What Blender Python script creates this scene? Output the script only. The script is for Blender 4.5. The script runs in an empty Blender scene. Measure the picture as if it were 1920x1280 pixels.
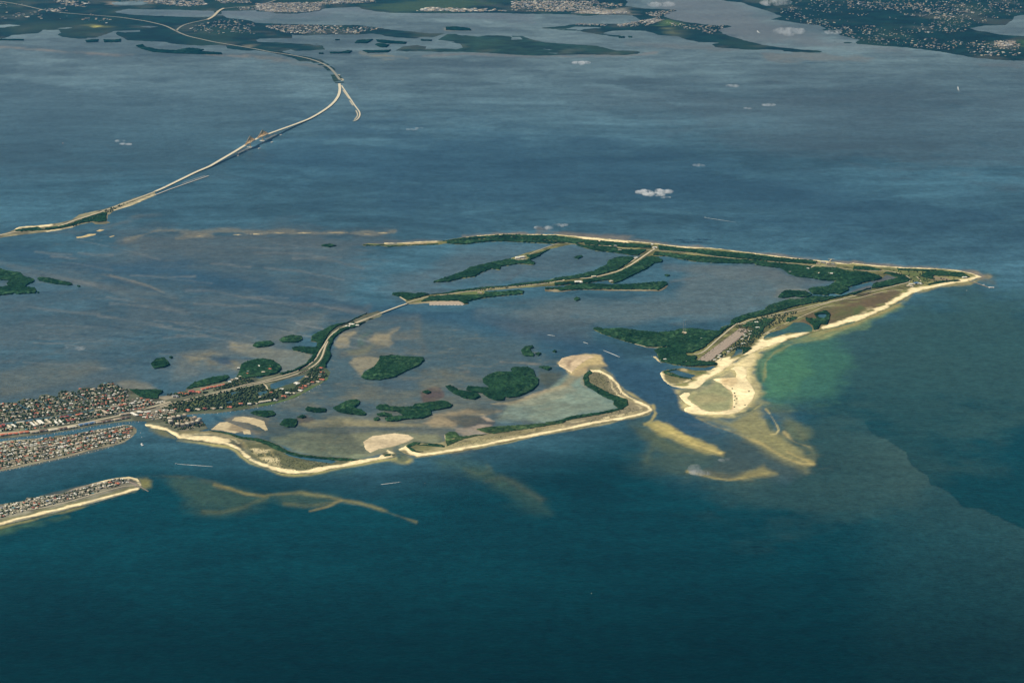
import bpy, bmesh, math, random
import numpy as np
from mathutils import Vector
from mathutils.geometry import delaunay_2d_cdt

random.seed(7); rng = np.random.default_rng(7)
scene = bpy.context.scene
COL = scene.collection

# ------------------------------------------------------------------ camera, sky, sun, exposure
H, PITCH, FPX = 4200.0, math.radians(15.5), 4000.0
cam = bpy.data.cameras.new('camera'); cam_o = bpy.data.objects.new('camera', cam); COL.objects.link(cam_o)
cam_o.location = (0, 0, H); cam_o.rotation_euler = (math.pi/2 - PITCH, 0, 0)
cam.sensor_width = 36; cam.lens = 36*FPX/1920; cam.clip_start = 10; cam.clip_end = 250000
scene.camera = cam_o
SUN_EL, SUN_AZ = math.radians(50), math.radians(-78)      # azimuth from +Y towards +X
world = bpy.data.worlds.new('World'); scene.world = world; world.use_nodes = True
wn = world.node_tree; bg = wn.nodes['Background']
sky = wn.nodes.new('ShaderNodeTexSky'); sky.sky_type = 'NISHITA'; sky.sun_disc = False
sky.sun_elevation = SUN_EL; sky.sun_rotation = SUN_AZ; sky.altitude = 0; sky.dust_density = 1.2; sky.ozone_density = 1.5
wn.links.new(sky.outputs[0], bg.inputs[0]); bg.inputs[1].default_value = 0.055
sl = bpy.data.lights.new('sun', 'SUN'); sl.energy = 4.4; sl.angle = math.radians(.5); sl.color = (1, .91, .74)
sun = bpy.data.objects.new('sun', sl); COL.objects.link(sun)
sdir = Vector((math.cos(SUN_EL)*math.sin(SUN_AZ), math.cos(SUN_EL)*math.cos(SUN_AZ), math.sin(SUN_EL)))
sun.rotation_euler = sdir.to_track_quat('Z', 'Y').to_euler()
vs = scene.view_settings; vs.view_transform = 'Standard'; vs.look = 'None'; vs.exposure = 0.12; vs.gamma = 1; vs.use_curve_mapping = False
scene.cycles.volume_bounces = 4; scene.cycles.transparent_max_bounces = 32

# ------------------------------------------------------------------ survey: photograph pixel (1920x1280) -> point on the level z
SP, CP = math.sin(PITCH), math.cos(PITCH)
def at(x, y, z=0.0):
    u, v = (x-960)/FPX, (640-y)/FPX
    dz = -SP + v*CP; dy = CP + v*SP
    t = (z-H)/dz
    return (u*t, dy*t, z)
def atv(P, z=0.0):
    P = np.asarray(P, float); u = (P[:, 0]-960)/FPX; v = (640-P[:, 1])/FPX
    t = (z-H)/(-SP+v*CP)
    return np.c_[u*t, (CP+v*SP)*t]
def topx(X, Y, Z=0.0):
    dz = Z-H; d = Y*CP - dz*SP; up = Y*SP + dz*CP
    return 960+FPX*X/d, 640-FPX*up/d
# ground-survey sheets: each is a window of the photograph with its own enlargement
SH = dict(A1=(0,0,4), A2=(480,0,4), A3=(960,0,4), A4=(1440,0,4), A5=(0,380,5.82), A6=(400,200,10.67), A7=(580,90,8.533), A8=(180,300,8),
          B1=(0,700,6.4), B2=(260,560,4), B3=(300,660,5.647), B4=(660,420,4.8), B5=(1040,430,6.4), B6=(1340,450,6.4), B7=(1600,470,6.4), B8=(1080,590,4.8),
          D1=(620,620,4.364), D2=(260,760,3.556), D3=(760,640,3.84), D4=(0,860,6.4), D5=(1200,560,3.555), D6=(280,860,2.4615), D7=(560,560,8), E=(1050,412,2.207), G=(280,560,2), H=(0,380,2.526), F=(0,0,1))
def S(*a):
    """S('B1', x,y, x,y, ..., 'B2', x,y ...) -> list of full-photograph pixels"""
    out = []; cur = None; buf = []
    for v in a:
        if isinstance(v, str): cur = SH[v]
        else:
            buf.append(v)
            if len(buf) == 2: out.append((cur[0]+buf[0]/cur[2], cur[1]+buf[1]/cur[2])); buf = []
    return out

# ------------------------------------------------------------------ noise and distance helpers (numpy)
_L = rng.random((256, 256))
def vnoise(x, y):
    xi = np.floor(x).astype(int); yi = np.floor(y).astype(int); fx = x-xi; fy = y-yi
    fx = fx*fx*fx*(fx*(fx*6-15)+10); fy = fy*fy*fy*(fy*(fy*6-15)+10)
    a = _L[xi & 255, yi & 255]; b = _L[(xi+1) & 255, yi & 255]; c = _L[xi & 255, (yi+1) & 255]; d = _L[(xi+1) & 255, (yi+1) & 255]
    return (a*(1-fx)+b*fx)*(1-fy)+(c*(1-fx)+d*fx)*fy
def fbm(x, y, o=5, g=.5):
    s = 0; a = 1; t = 0
    for i in range(o):
        s = s+a*vnoise(x*2**i+17.3*i, y*2**i+5.7*i); t += a; a *= g
    return s/t
def seg_dist(px, py, pts, closed):
    P = np.asarray(pts, float); Q = np.roll(P, -1, 0) if closed else P[1:]
    if not closed: P = P[:-1]
    best = np.full(px.shape, 1e9)
    for (ax, ay), (bx, by) in zip(P, Q):
        dx, dy = bx-ax, by-ay; L = dx*dx+dy*dy+1e-9
        t = np.clip(((px-ax)*dx+(py-ay)*dy)/L, 0, 1)
        np.minimum(best, (px-ax-t*dx)**2+(py-ay-t*dy)**2, out=best)
    return np.sqrt(best)
def inside(px, py, pts):
    P = np.asarray(pts, float); r = np.zeros(px.shape, bool); j = len(P)-1
    for i in range(len(P)):
        xi, yi = P[i]; xj, yj = P[j]
        if yi != yj:
            r ^= ((yi > py) != (yj > py)) & (px < (xj-xi)*(py-yi)/(yj-yi)+xi)
        j = i
    return r
def smooth(t):
    t = np.clip(t, 0, 1); return t*t*(3-2*t)
def paint(colr, px, py, layer):
    """layer = (kind, pts, colour, strength, width, soft, patchiness, noise array)"""
    kind, pts, c, k, w, soft, patch, nz = layer
    P = np.asarray(pts); m = w+soft*2+2
    idx = np.nonzero((px > P[:, 0].min()-m) & (px < P[:, 0].max()+m) & (py > P[:, 1].min()-m) & (py < P[:, 1].max()+m))[0]
    if not len(idx): return
    x, y = px[idx], py[idx]
    d = seg_dist(x, y, pts, kind == 'area')
    if kind == 'area': d = np.where(inside(x, y, pts), -d, d)
    else: d = d-w
    d = d+(nz[idx]-.5)*(2.2*soft+.8)*(2.0 if kind == 'area' else (2.0 if w >= 2 else 1.2))
    a = smooth((soft-d)/(2*soft))*k
    if patch: a = a*(1-patch+patch*smooth((nz[idx]-.38)/.24))
    colr[idx] = colr[idx]*(1-a[:, None])+np.array(c)[None]*a[:, None]

# ------------------------------------------------------------------ object helpers
def tag(o, label=None, cat=None, group=None, kind=None):
    if label: o['label'] = label
    if cat: o['category'] = cat
    if group: o['group'] = group
    if kind: o['kind'] = kind
    return o
def link(name, me, mats, parent=None, loc=(0,0,0)):
    for m in (mats if isinstance(mats, (list, tuple)) else [mats]): me.materials.append(m)
    o = bpy.data.objects.new(name, me); COL.objects.link(o); o.location = loc
    if parent: o.parent = parent
    return o
def empty(name, loc=(0,0,0), rz=0):
    o = bpy.data.objects.new(name, None); COL.objects.link(o); o.location = loc; o.rotation_euler = (0,0,rz); return o
def mesh_np(name, V, F, smoothf=False, midx=None):
    """V (n,3); F (m,3) or (m,4) array"""
    V = np.asarray(V, np.float32); F = np.asarray(F, np.int32); k = F.shape[1]
    me = bpy.data.meshes.new(name)
    me.vertices.add(len(V)); me.vertices.foreach_set('co', V.ravel())
    me.loops.add(F.size); me.loops.foreach_set('vertex_index', F.ravel())
    me.polygons.add(len(F)); me.polygons.foreach_set('loop_start', np.arange(0, F.size, k, dtype=np.int32))
    me.polygons.foreach_set('loop_total', np.full(len(F), k, np.int32))
    if midx is not None: me.polygons.foreach_set('material_index', np.asarray(midx, np.int32))
    if smoothf: me.polygons.foreach_set('use_smooth', np.ones(len(F), bool))
    me.update(calc_edges=True); me.validate(); return me
def set_tint(me, C, al=None):
    a = me.color_attributes.new('tint', 'FLOAT_COLOR', 'POINT')
    a.data.foreach_set('color', np.c_[C, np.ones(len(C)) if al is None else al].astype(np.float32).ravel())
class MB:
    """collects boxes, prisms and ribbons"""
    def __init__(s): s.v = []; s.f = []; s.m = []
    def add(s, vs, fs, m=0):
        n = len(s.v); s.v += [tuple(v) for v in vs]; s.f += [tuple(i+n for i in f) for f in fs]; s.m += [m]*len(fs)
    def box(s, c, d, rz=0, m=0, taper=1.0):
        x, y, z = d[0]/2, d[1]/2, d[2]; cs, sn = math.cos(rz), math.sin(rz); vs = []
        for zz, t in ((0, 1), (z, taper)):
            for a, b in ((-x,-y),(x,-y),(x,y),(-x,y)):
                a *= t; b *= t; vs.append((c[0]+a*cs-b*sn, c[1]+a*sn+b*cs, c[2]+zz))
        s.add(vs, [(3,2,1,0),(4,5,6,7),(0,1,5,4),(1,2,6,5),(2,3,7,6),(3,0,4,7)], m)
    def bar(s, a, b, w, m=0):
        a, b = Vector(a), Vector(b); d = (b-a).normalized(); r = d.cross(Vector((0,0,1)))
        r = r.normalized() if r.length > 1e-4 else Vector((1,0,0)); u = r.cross(d).normalized()
        vs = [p+r*(w*i)+u*(w*j) for p in (a, b) for i, j in ((-.5,-.5),(.5,-.5),(.5,.5),(-.5,.5))]
        s.add(vs, [(3,2,1,0),(4,5,6,7),(0,1,5,4),(1,2,6,5),(2,3,7,6),(3,0,4,7)], m)
    def disc(s, c, rx, ry, h, n=14, rz=0, m=0, taper=.85):
        vs = []
        for z, t in ((0, 1), (h, taper)):
            for i in range(n):
                a = 2*math.pi*i/n; x, y = rx*t*math.cos(a), ry*t*math.sin(a)
                vs.append((c[0]+x*math.cos(rz)-y*math.sin(rz), c[1]+x*math.sin(rz)+y*math.cos(rz), c[2]+z))
        s.add(vs, [tuple(range(n, 2*n))]+[(i, (i+1) % n, n+(i+1) % n, n+i) for i in range(n)], m)
    def mesh(s, name):
        me = bpy.data.meshes.new(name); me.from_pydata(s.v, [], s.f)
        me.polygons.foreach_set('material_index', s.m); me.update(); return me
    def build(s, name, mats, parent=None, loc=(0,0,0)): return link(name, s.mesh(name), mats, parent, loc)

# ------------------------------------------------------------------ materials
def mat(name, c, rough=.8, var=.15, scale=.05, spec=.3, metal=0):
    m = bpy.data.materials.new(name); m.use_nodes = True; n = m.node_tree; p = n.nodes['Principled BSDF']
    p.inputs['Roughness'].default_value = rough; p.inputs['Specular IOR Level'].default_value = spec; p.inputs['Metallic'].default_value = metal
    g = n.nodes.new('ShaderNodeNewGeometry'); t = n.nodes.new('ShaderNodeTexNoise'); t.inputs['Scale'].default_value = scale; t.inputs['Detail'].default_value = 4
    r = n.nodes.new('ShaderNodeMapRange'); r.inputs[1].default_value = .3; r.inputs[2].default_value = .7; r.inputs[3].default_value = 1-var; r.inputs[4].default_value = 1+var
    x = n.nodes.new('ShaderNodeVectorMath'); x.operation = 'SCALE'; x.inputs[0].default_value = c[:3]
    n.links.new(g.outputs['Position'], t.inputs['Vector']); n.links.new(t.outputs[0], r.inputs[0]); n.links.new(r.outputs[0], x.inputs['Scale']); n.links.new(x.outputs[0], p.inputs['Base Color'])
    return m
def tint_mat(name, rough=.9, amps=((.02, .18), (.004, .15)), spec=.1, mul=1.0):
    """colour from the survey attribute, broken up by world-space noise"""
    m = bpy.data.materials.new(name); m.use_nodes = True; n = m.node_tree; p = n.nodes['Principled BSDF']
    p.inputs['Roughness'].default_value = rough; p.inputs['Specular IOR Level'].default_value = spec
    a = n.nodes.new('ShaderNodeAttribute'); a.attribute_name = 'tint'; g = n.nodes.new('ShaderNodeNewGeometry')
    out = a.outputs['Color']
    for sc, am in amps:
        t = n.nodes.new('ShaderNodeTexNoise'); t.inputs['Scale'].default_value = sc; t.inputs['Detail'].default_value = 5; t.inputs['Roughness'].default_value = .6
        r = n.nodes.new('ShaderNodeMapRange'); r.inputs[1].default_value = .3; r.inputs[2].default_value = .7; r.inputs[3].default_value = (1-am)*mul; r.inputs[4].default_value = (1+am)*mul
        x = n.nodes.new('ShaderNodeVectorMath'); x.operation = 'SCALE'; mul = 1
        n.links.new(g.outputs['Position'], t.inputs['Vector']); n.links.new(t.outputs[0], r.inputs[0]); n.links.new(out, x.inputs[0]); n.links.new(r.outputs[0], x.inputs['Scale']); out = x.outputs[0]
    n.links.new(out, p.inputs['Base Color'])
    return m, n, p, g
M = {}
M['land'] = tint_mat('ground_cover', amps=((.03, .22), (.006, .12)))[0]
M['canopy'] = tint_mat('mangrove_leaves', spec=0, amps=((.09, .45), (.03, .55), (.006, .3)), rough=.85)[0]
mw, nw, pw, gw = tint_mat('sea_water', rough=.28, spec=.045, amps=((.0016, .07), (.012, .22), (.035, .22)))
pw.inputs['IOR'].default_value = 1.33
_a = [n for n in nw.nodes if n.bl_idname == 'ShaderNodeAttribute'][0]; _src = pw.inputs['Base Color'].links[0].from_socket
_mp = nw.nodes.new('ShaderNodeMapping'); _mp.inputs['Rotation'].default_value = (0,0,-.25); _mp.inputs['Scale'].default_value = (.7, 1.0, 1); nw.links.new(gw.outputs['Position'], _mp.inputs[0])
for _sc, _lo, _hi, _c, _k in ((.0055, .54, .66, (.22,.20,.13,1), .42), (.0085, .53, .66, (.035,.070,.078,1), .45), (.022, .56, .68, (.36,.30,.18,1), .3)):
    _n = nw.nodes.new('ShaderNodeTexNoise'); _n.inputs['Scale'].default_value = _sc; _n.inputs['Detail'].default_value = 7; _n.inputs['Roughness'].default_value = .62; _n.inputs['Distortion'].default_value = .6
    _r = nw.nodes.new('ShaderNodeMapRange'); _r.interpolation_type = 'SMOOTHSTEP'; _r.inputs[1].default_value = _lo; _r.inputs[2].default_value = _hi; _r.inputs[4].default_value = _k
    _m = nw.nodes.new('ShaderNodeMath'); _m.operation = 'MULTIPLY'; _x = nw.nodes.new('ShaderNodeMix'); _x.data_type = 'RGBA'; _x.inputs[7].default_value = _c
    nw.links.new(_mp.outputs[0], _n.inputs['Vector']); nw.links.new(_n.outputs[0], _r.inputs[0]); nw.links.new(_r.outputs[0], _m.inputs[0]); nw.links.new(_a.outputs['Alpha'], _m.inputs[1])
    nw.links.new(_m.outputs[0], _x.inputs[0]); nw.links.new(_src, _x.inputs[6]); _src = _x.outputs[2]
nw.links.new(_src, pw.inputs['Base Color'])
tw = nw.nodes.new('ShaderNodeTexNoise'); tw.inputs['Scale'].default_value = .035; tw.inputs['Detail'].default_value = 6; tw.inputs['Roughness'].default_value = .65
mp = nw.nodes.new('ShaderNodeMapping'); mp.inputs['Rotation'].default_value = (0,0,.5); mp.inputs['Scale'].default_value = (.55, 1.3, 1)
bw = nw.nodes.new('ShaderNodeBump'); bw.inputs['Strength'].default_value = .55; bw.inputs['Distance'].default_value = 5
nw.links.new(gw.outputs['Position'], mp.inputs[0]); nw.links.new(mp.outputs[0], tw.inputs['Vector']); nw.links.new(tw.outputs[0], bw.inputs['Height']); nw.links.new(bw.outputs[0], pw.inputs['Normal'])
M['water'] = mw
M['farroad'] = mat('far_asphalt', (.26, .25, .19), var=.15)
M['road'] = mat('pale_concrete_road', (.50, .43, .29), var=.12)
M['bridge'] = mat('bridge_concrete', (.68, .60, .42), var=.06)
M['pier'] = mat('pier_concrete', (.50, .47, .40), var=.1)
M['gold'] = mat('golden_cable_paint', (.88, .62, .30), rough=.5, var=.04)
M['rock'] = mat('riprap_rock', (.22, .19, .15), var=.3, scale=.2)
M['sandpath'] = mat('sandy_path', (.58, .49, .32), var=.12)
M['white'] = mat('white_paint', (.78, .76, .70), rough=.5, var=.05)
M['foam'] = mat('foam', (.72, .75, .72), rough=.9, var=.25, scale=.15)
M['wood'] = mat('weathered_timber', (.30, .25, .19), var=.2)
M['lot'] = mat('faded_pink_asphalt', (.26, .20, .16), var=.15)
M['lotline'] = mat('pale_parking_lane', (.42, .34, .25), var=.15)
M['wall'] = mat('cream_stucco', (.55, .50, .40), var=.1)
M['treesm'] = mat('tree_leaves', (.024, .052, .018), var=.6, scale=.03, rough=.9)
M['treelight'] = mat('palm_leaves', (.075, .105, .03), var=.4, scale=.03, rough=.9)
ROOFC = dict(white=(.80,.77,.66), cream=(.66,.58,.42), tan=(.46,.37,.26), grey=(.28,.28,.27), terracotta=(.60,.19,.10), red=(.36,.08,.06), brown=(.17,.11,.08), blue=(.10,.20,.34), teal=(.12,.33,.36))
ROOF = {k: mat(k+'_roof', c, rough=.7, var=.12, scale=.3) for k, c in ROOFC.items()}
RK = list(ROOFC)

# ------------------------------------------------------------------ land from surveyed outlines
def densify(pts, step, jit, closed=True, seed=0):
    P = [np.array(p, float) for p in pts]; out = []
    n = len(P) if closed else len(P)-1
    for i in range(n):
        a, b = P[i], P[(i+1) % len(P)]
        k = max(1, int(round(np.linalg.norm(b-a)/step)))
        for j in range(k): out.append(a+(b-a)*j/k)
    if not closed: out.append(P[-1])
    out = np.array(out)
    if jit:
        nx = fbm(out[:, 0]*.23+seed, out[:, 1]*.4+9, 3, .7)-.5; ny = fbm(out[:, 0]*.23+51, out[:, 1]*.4+seed, 3, .7)-.5
        out = out+np.c_[nx*jit*2.6, ny*jit*1.7]
    return out
def tri_region(outer, holes=(), step=4, jit=.8, grid=14.0, z_edge=0.0, seed=0):
    """outline in photo px -> V2 world xy, F, is_edge flags"""
    rings = [densify(outer, step, jit, seed=seed)]+[densify(h, step, jit*.7, seed=seed+3) for h in holes]
    W = [atv(r) for r in rings]
    c = W[0].mean(0)
    pts = np.concatenate(W); edges = []; n = 0
    for w in W:
        edges += [(n+i, n+(i+1) % len(w)) for i in range(len(w))]; n += len(w)
    x0, y0 = W[0].min(0); x1, y1 = W[0].max(0)
    gx, gy = np.meshgrid(np.arange(x0, x1, grid), np.arange(y0, y1, grid)); gx = gx.ravel(); gy = gy.ravel()
    gx = gx+(rng.random(gx.shape)-.5)*grid*.8; gy = gy+(rng.random(gy.shape)-.5)*grid*.8
    k = inside(gx, gy, W[0])
    gx, gy = gx[k], gy[k]
    for w in W[1:]:
        k = ~inside(gx, gy, w); gx, gy = gx[k], gy[k]
    allp = np.concatenate([pts, np.c_[gx, gy]])-c
    vo, eo, fo, ov, oe, of = delaunay_2d_cdt([Vector(p) for p in allp], edges, [], 0, .01, True)
    V = np.array([(v.x, v.y) for v in vo]); F = np.array([f[:3] for f in fo])
    cen = V[F].mean(1)+c
    k = inside(cen[:, 0], cen[:, 1], W[0])
    for w in W[1:]: k &= ~inside(cen[:, 0], cen[:, 1], w)
    F = F[k]
    a, b, d = V[F[:, 0]], V[F[:, 1]], V[F[:, 2]]
    cr = (b[:, 0]-a[:, 0])*(d[:, 1]-a[:, 1])-(b[:, 1]-a[:, 1])*(d[:, 0]-a[:, 0])
    F[cr < 0] = F[cr < 0][:, ::-1]
    used = np.unique(F); mp_ = np.full(len(V), -1); mp_[used] = np.arange(len(used)); V = V[used]; F = mp_[F]
    E = np.sort(np.concatenate([F[:, [0,1]], F[:, [1,2]], F[:, [2,0]]]), 1)
    u, cnt = np.unique(E, axis=0, return_counts=True); edge = np.zeros(len(V), bool); edge[u[cnt == 1].ravel()] = True
    return V, F, edge, c
def grid_for(pts):
    y = np.mean([p[1] for p in pts]); r = atv([(960, y)])[0][1]
    return r/16000
def ground(name, outer, holes=(), base=(.10,.11,.05), layers=(), label=None, top=1.6, step=4, jit=.8, grid=16, fine=None):
    V, F, edge, c = tri_region(outer, holes, step, jit, grid, seed=len(outer))
    wx, wy = V[:, 0]+c[0], V[:, 1]+c[1]; px, py = topx(wx, wy)
    z = np.where(edge, -.25, top+(fbm(wx/60, wy/60, 3)-.5)*1.2)
    me = mesh_np(name, np.c_[V, z], F, True)
    C = np.tile(np.array(base, float), (len(V), 1)); nz = fbm(wx/90, wy/90, 4); nb = fbm(wx/260+9, wy/260, 4)
    vk = .25 if max(base) > .3 else 1
    C *= (1+(nb-.5)*1.1*vk)[:, None]*(1+(smooth((nz-.35)/.3)-.5)*.6*vk)[:, None]
    if top >= 3:
        pk = smooth((fbm(wx/650+5, wy/1500+2, 4)-.5)/.2)[:, None]*.35; C = C*(1-pk)+np.array((.035,.065,.030))*pk; pk = smooth((fbm(wx/420+50, wy/700+2, 4)-.58)/.12)[:, None]*.25; C = C*(1-pk)+np.array((.15,.14,.10))*pk
    jx = px+(fbm(wx/70, wy/70+3, 3)-.5)*5; jy = py+(fbm(wx/70+8, wy/70, 3)-.5)*3
    for L in layers: paint(C, jx, jy, L+(nz,))
    set_tint(me, C)
    return tag(link(name, me, M['land'], loc=(c[0], c[1], 0)), label, kind='structure')
GREEN = (.017, .049, .021)
def canopy(name, outer, holes=(), label=None, h=10, grid=13, step=2.5, jit=1.3, base=GREEN, z0=-.5, cat=None, kind='stuff'):
    g = grid*max(.9, grid_for(outer))
    V, F, edge, c = tri_region(outer, holes, step, jit, g, seed=len(outer)+5)
    wx, wy = V[:, 0]+c[0], V[:, 1]+c[1]
    n = len(V); big = fbm(wx/110, wy/110, 3)
    z = h*(.45+.7*big)+(rng.random(n)-.5)*h*1.0
    z = np.where(edge, h*(.6+.35*rng.random(n)), z)
    # skirt down to the ground along every rim edge
    E = np.concatenate([F[:, [0,1]], F[:, [1,2]], F[:, [2,0]]]); key = np.sort(E, 1)
    u, inv, cnt = np.unique(key, axis=0, return_inverse=True, return_counts=True)
    rim = E[cnt[inv.ravel()] == 1]
    low = {}; V3 = np.c_[V, z].tolist(); F3 = F.tolist()
    for a, b in rim.tolist():
        for q in (a, b):
            if q not in low: low[q] = len(V3); V3.append([V[q, 0], V[q, 1], z0])
        F3 += [[a, low[a], low[b]], [a, low[b], b]]
    me = mesh_np(name, V3, F3, False)
    C = np.tile(np.array(base, float), (len(V3), 1))
    nb = fbm(wx/150+4, wy/150, 4); k = np.ones(len(V3)); k[:n] = .55+.75*nb+.9*smooth((vnoise(wx/15+3, wy/30)-.55)/.25)*smooth((fbm(wx/200, wy/300+7, 3)-.3)/.3)
    C *= k[:, None]; C[:, 0] *= (.8+.5*np.interp(k, [.6, 1.5], [0, 1]))
    set_tint(me, C)
    return tag(link(name, me, M['canopy'], loc=(c[0], c[1], 0)), label, cat, kind=kind)

SAND = (.92, .77, .45); WSAND = (.56, .44, .22); SCRUB = (.155, .150, .055); DUNE = (.33, .28, .13); GRASS = (.085, .13, .035); TOWN = (.115, .12, .075)
def A(pts, c, k=1, soft=3, patch=0): return ('area', pts, c, k, 0, soft, patch)
def Ln(pts, c, w, k=1, soft=2, patch=0): return ('line', pts, c, k, w, soft, patch)

# far mainland
L1 = S('A1', -900,300, 30,290, 100,265, 290,250, 330,225, 380,230, 440,225, 455,245, 430,262, 465,280, 640,298, 660,285, 700,290, 790,262, 860,235, 870,260, 930,290, 960,305, 1080,310, 1220,315, 1300,330, 1420,340, 1550,348, 1600,340, 1690,345, 1700,365, 1850,385,
       'A2', 0,380, 100,393, 180,412, 290,442, 320,462, 410,464, 440,480, 500,500, 545,540, 565,580, 590,625, 625,655, 665,615, 655,590, 625,560, 590,510, 530,472, 490,448, 440,436, 380,425, 300,415, 200,388, 260,375, 300,385, 520,375, 500,340, 450,330, 430,340, 380,325, 340,330, 200,320, 20,315, 0,300, 30,292, 270,290, 270,262, 350,270, 440,264, 600,262, 740,262, 870,255, 940,262, 960,270, 1060,285, 1200,292, 1230,280, 1330,282, 1430,252, 1300,250, 1000,222, 850,200, 750,188, 640,190, 400,185, 200,180, 0,172,
       'A1', 1850,150, 1700,135, 1665,110, 1660,85, 1920,80, 'A2', 0,88, 100,90, 150,105, 300,105, 480,85, 500,70, 600,60, 760,55, 800,70, 900,88, 1000,98, 1200,102, 1500,102, 1700,98, 1920,102,
       'A3', 0,105, 450,110, 550,125, 680,113, 900,118, 960,150, 940,170, 780,180, 640,178, 480,180, 390,195, 170,212, 280,218, 350,228, 500,235, 700,270, 840,288, 840,270, 740,262, 680,250, 750,235, 840,230, 950,232, 1000,235, 1060,250, 1100,265, 1240,275, 1310,300, 1400,318, 1550,322, 1500,335, 1520,355, 1600,365, 1700,368, 1720,375, 1850,375, 'A4', 0,372, 110,378, 120,388, 350,398, 415,392, 400,382, 250,372, 0,345,
       'A3', 1900,340, 1750,305, 1600,260, 1550,230, 1570,215, 1650,205, 1640,190, 1500,190, 1300,165, 1200,145, 1140,125, 1150,100, 1240,85, 1220,72, 1000,65, 850,45, 870,15, 840,-20, 780,-300, 'F', 900,-180, -500,-180)
L1H = [S('A1', 865,90, 950,70, 1300,75, 1600,85, 1612,112, 1560,128, 1400,128, 1150,118, 1000,112, 880,98), S('A3', 400,218, 480,203, 640,206, 670,212, 560,216, 520,226),
       S('A1', -300,205, 0,190, 70,185, 150,192, 20,208, -300,214), S('A1', 430,215, 500,207, 540,208, 500,216), S('A1', 860,235, 1050,228, 1050,238, 940,245), S('A1', 1060,200, 1180,200, 1120,208), S('A1', 840,20, 1050,8, 1130,18, 1060,40, 940,42, 860,38)]
L2 = S('A3', 1560,-300, 1560,0, 1620,12, 1720,20, 1780,45, 1850,65, 1920,85, 'A4', 20,92, 100,125, 20,148, 100,155, 250,180, 380,190, 430,215, 370,240, 430,232, 520,250, 540,265, 620,285, 685,300, 650,318, 470,316, 600,328, 700,335, 860,348, 1050,360, 1200,378, 1320,395, 1400,410, 1550,435, 1700,450, 1920,460, 2600,530, 'F', 2700,150, 2600,-180)
L2H = [S('A4', 1520,213, 1620,195, 1780,190, 1840,150, 1850,125, 1920,112, 2600,100, 2900,300, 1920,272, 1750,262, 1640,240, 1560,228)]
L3 = S('A2', 1360,300, 1440,255, 1500,255, 1520,265, 1680,275, 1720,268, 1800,265, 1920,275, 'A3', 0,270, 80,272, 150,298, 250,320, 400,330, 640,345, 720,365, 780,380, 900,380, 970,390, 940,405, 850,415, 500,410, 200,420, 0,412, 'A2', 1800,402, 1550,392, 1380,392, 1230,385, 1130,388, 1045,380, 1100,350, 1210,338, 1280,352, 1270,368, 1400,365, 1500,370, 1550,360, 1530,330, 1450,318, 1490,315)
L3H = [S('A3', 0,280, 60,278, 78,296, 0,300), S('A3', 230,368, 300,372, 280,377), S('A3', 270,398, 345,398, 330,404)]
DG = (.004, .022, .018); MG = (.05, .085, .035)
far_layers = [A(S('A2', 1000,30, 1400,-20, 1750,20, 1500,85, 1000,92, 820,50), (.05,.085,.035), .8, 4), A(S('A1', 0,180, 600,160, 900,210, 640,290, 300,240, 100,260), (.040,.062,.032), .6, 6, .4),
              A(S('A3', 450,105, 640,70, 860,72, 900,100, 700,112), (.36,.33,.26), .8, 3, .3), A(S('A1', 650,190, 800,195, 760,208, 690,206), (.45,.42,.10), .9, 1), A(S('A3', 1060,190, 1160,155, 1250,180, 1220,190), (.09,.15,.04), .9, 2), A(S('A3', 1150,215, 1260,240, 1180,245), (.12,.13,.06), .9, 3),
              A(S('A1', 800,15, 1150,5, 1130,25, 900,45, 800,35), (.42,.34,.24), .7, 2, .5), A(S('A2', 0,50, 500,40, 480,85, 100,100), (.13,.13,.10), .8, 4, .3), A(S('A1', 1830,340, 1920,330, 1920,350), (.30,.26,.17), .8, 2)]
for nm, L, Hh, lb, g in (('mainland', L1, L1H, 'green far mainland with bays, farms and towns along the top edge', 150), ('mainland', L2, L2H, 'dark wooded town shore filling the top right corner', 150), ('low_island', L3, L3H, 'long flat green island beyond the bridge approach', 90)):
    lay = far_layers if L is L1 else []
    if L is L2: lay = [A(S('A4', 1700,310, 1850,300, 1850,350, 1700,350), (.16,.14,.11), .8, 5, .4), A(S('A4', 1900,310, 2100,300, 2100,360, 1880,350), (.06,.12,.04), .8, 4)]
    ground(nm, L, Hh, base=DG if L is not L3 else (.014,.038,.028), layers=lay, label=lb, top=3, step=3, jit=.9, grid=g)

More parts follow.
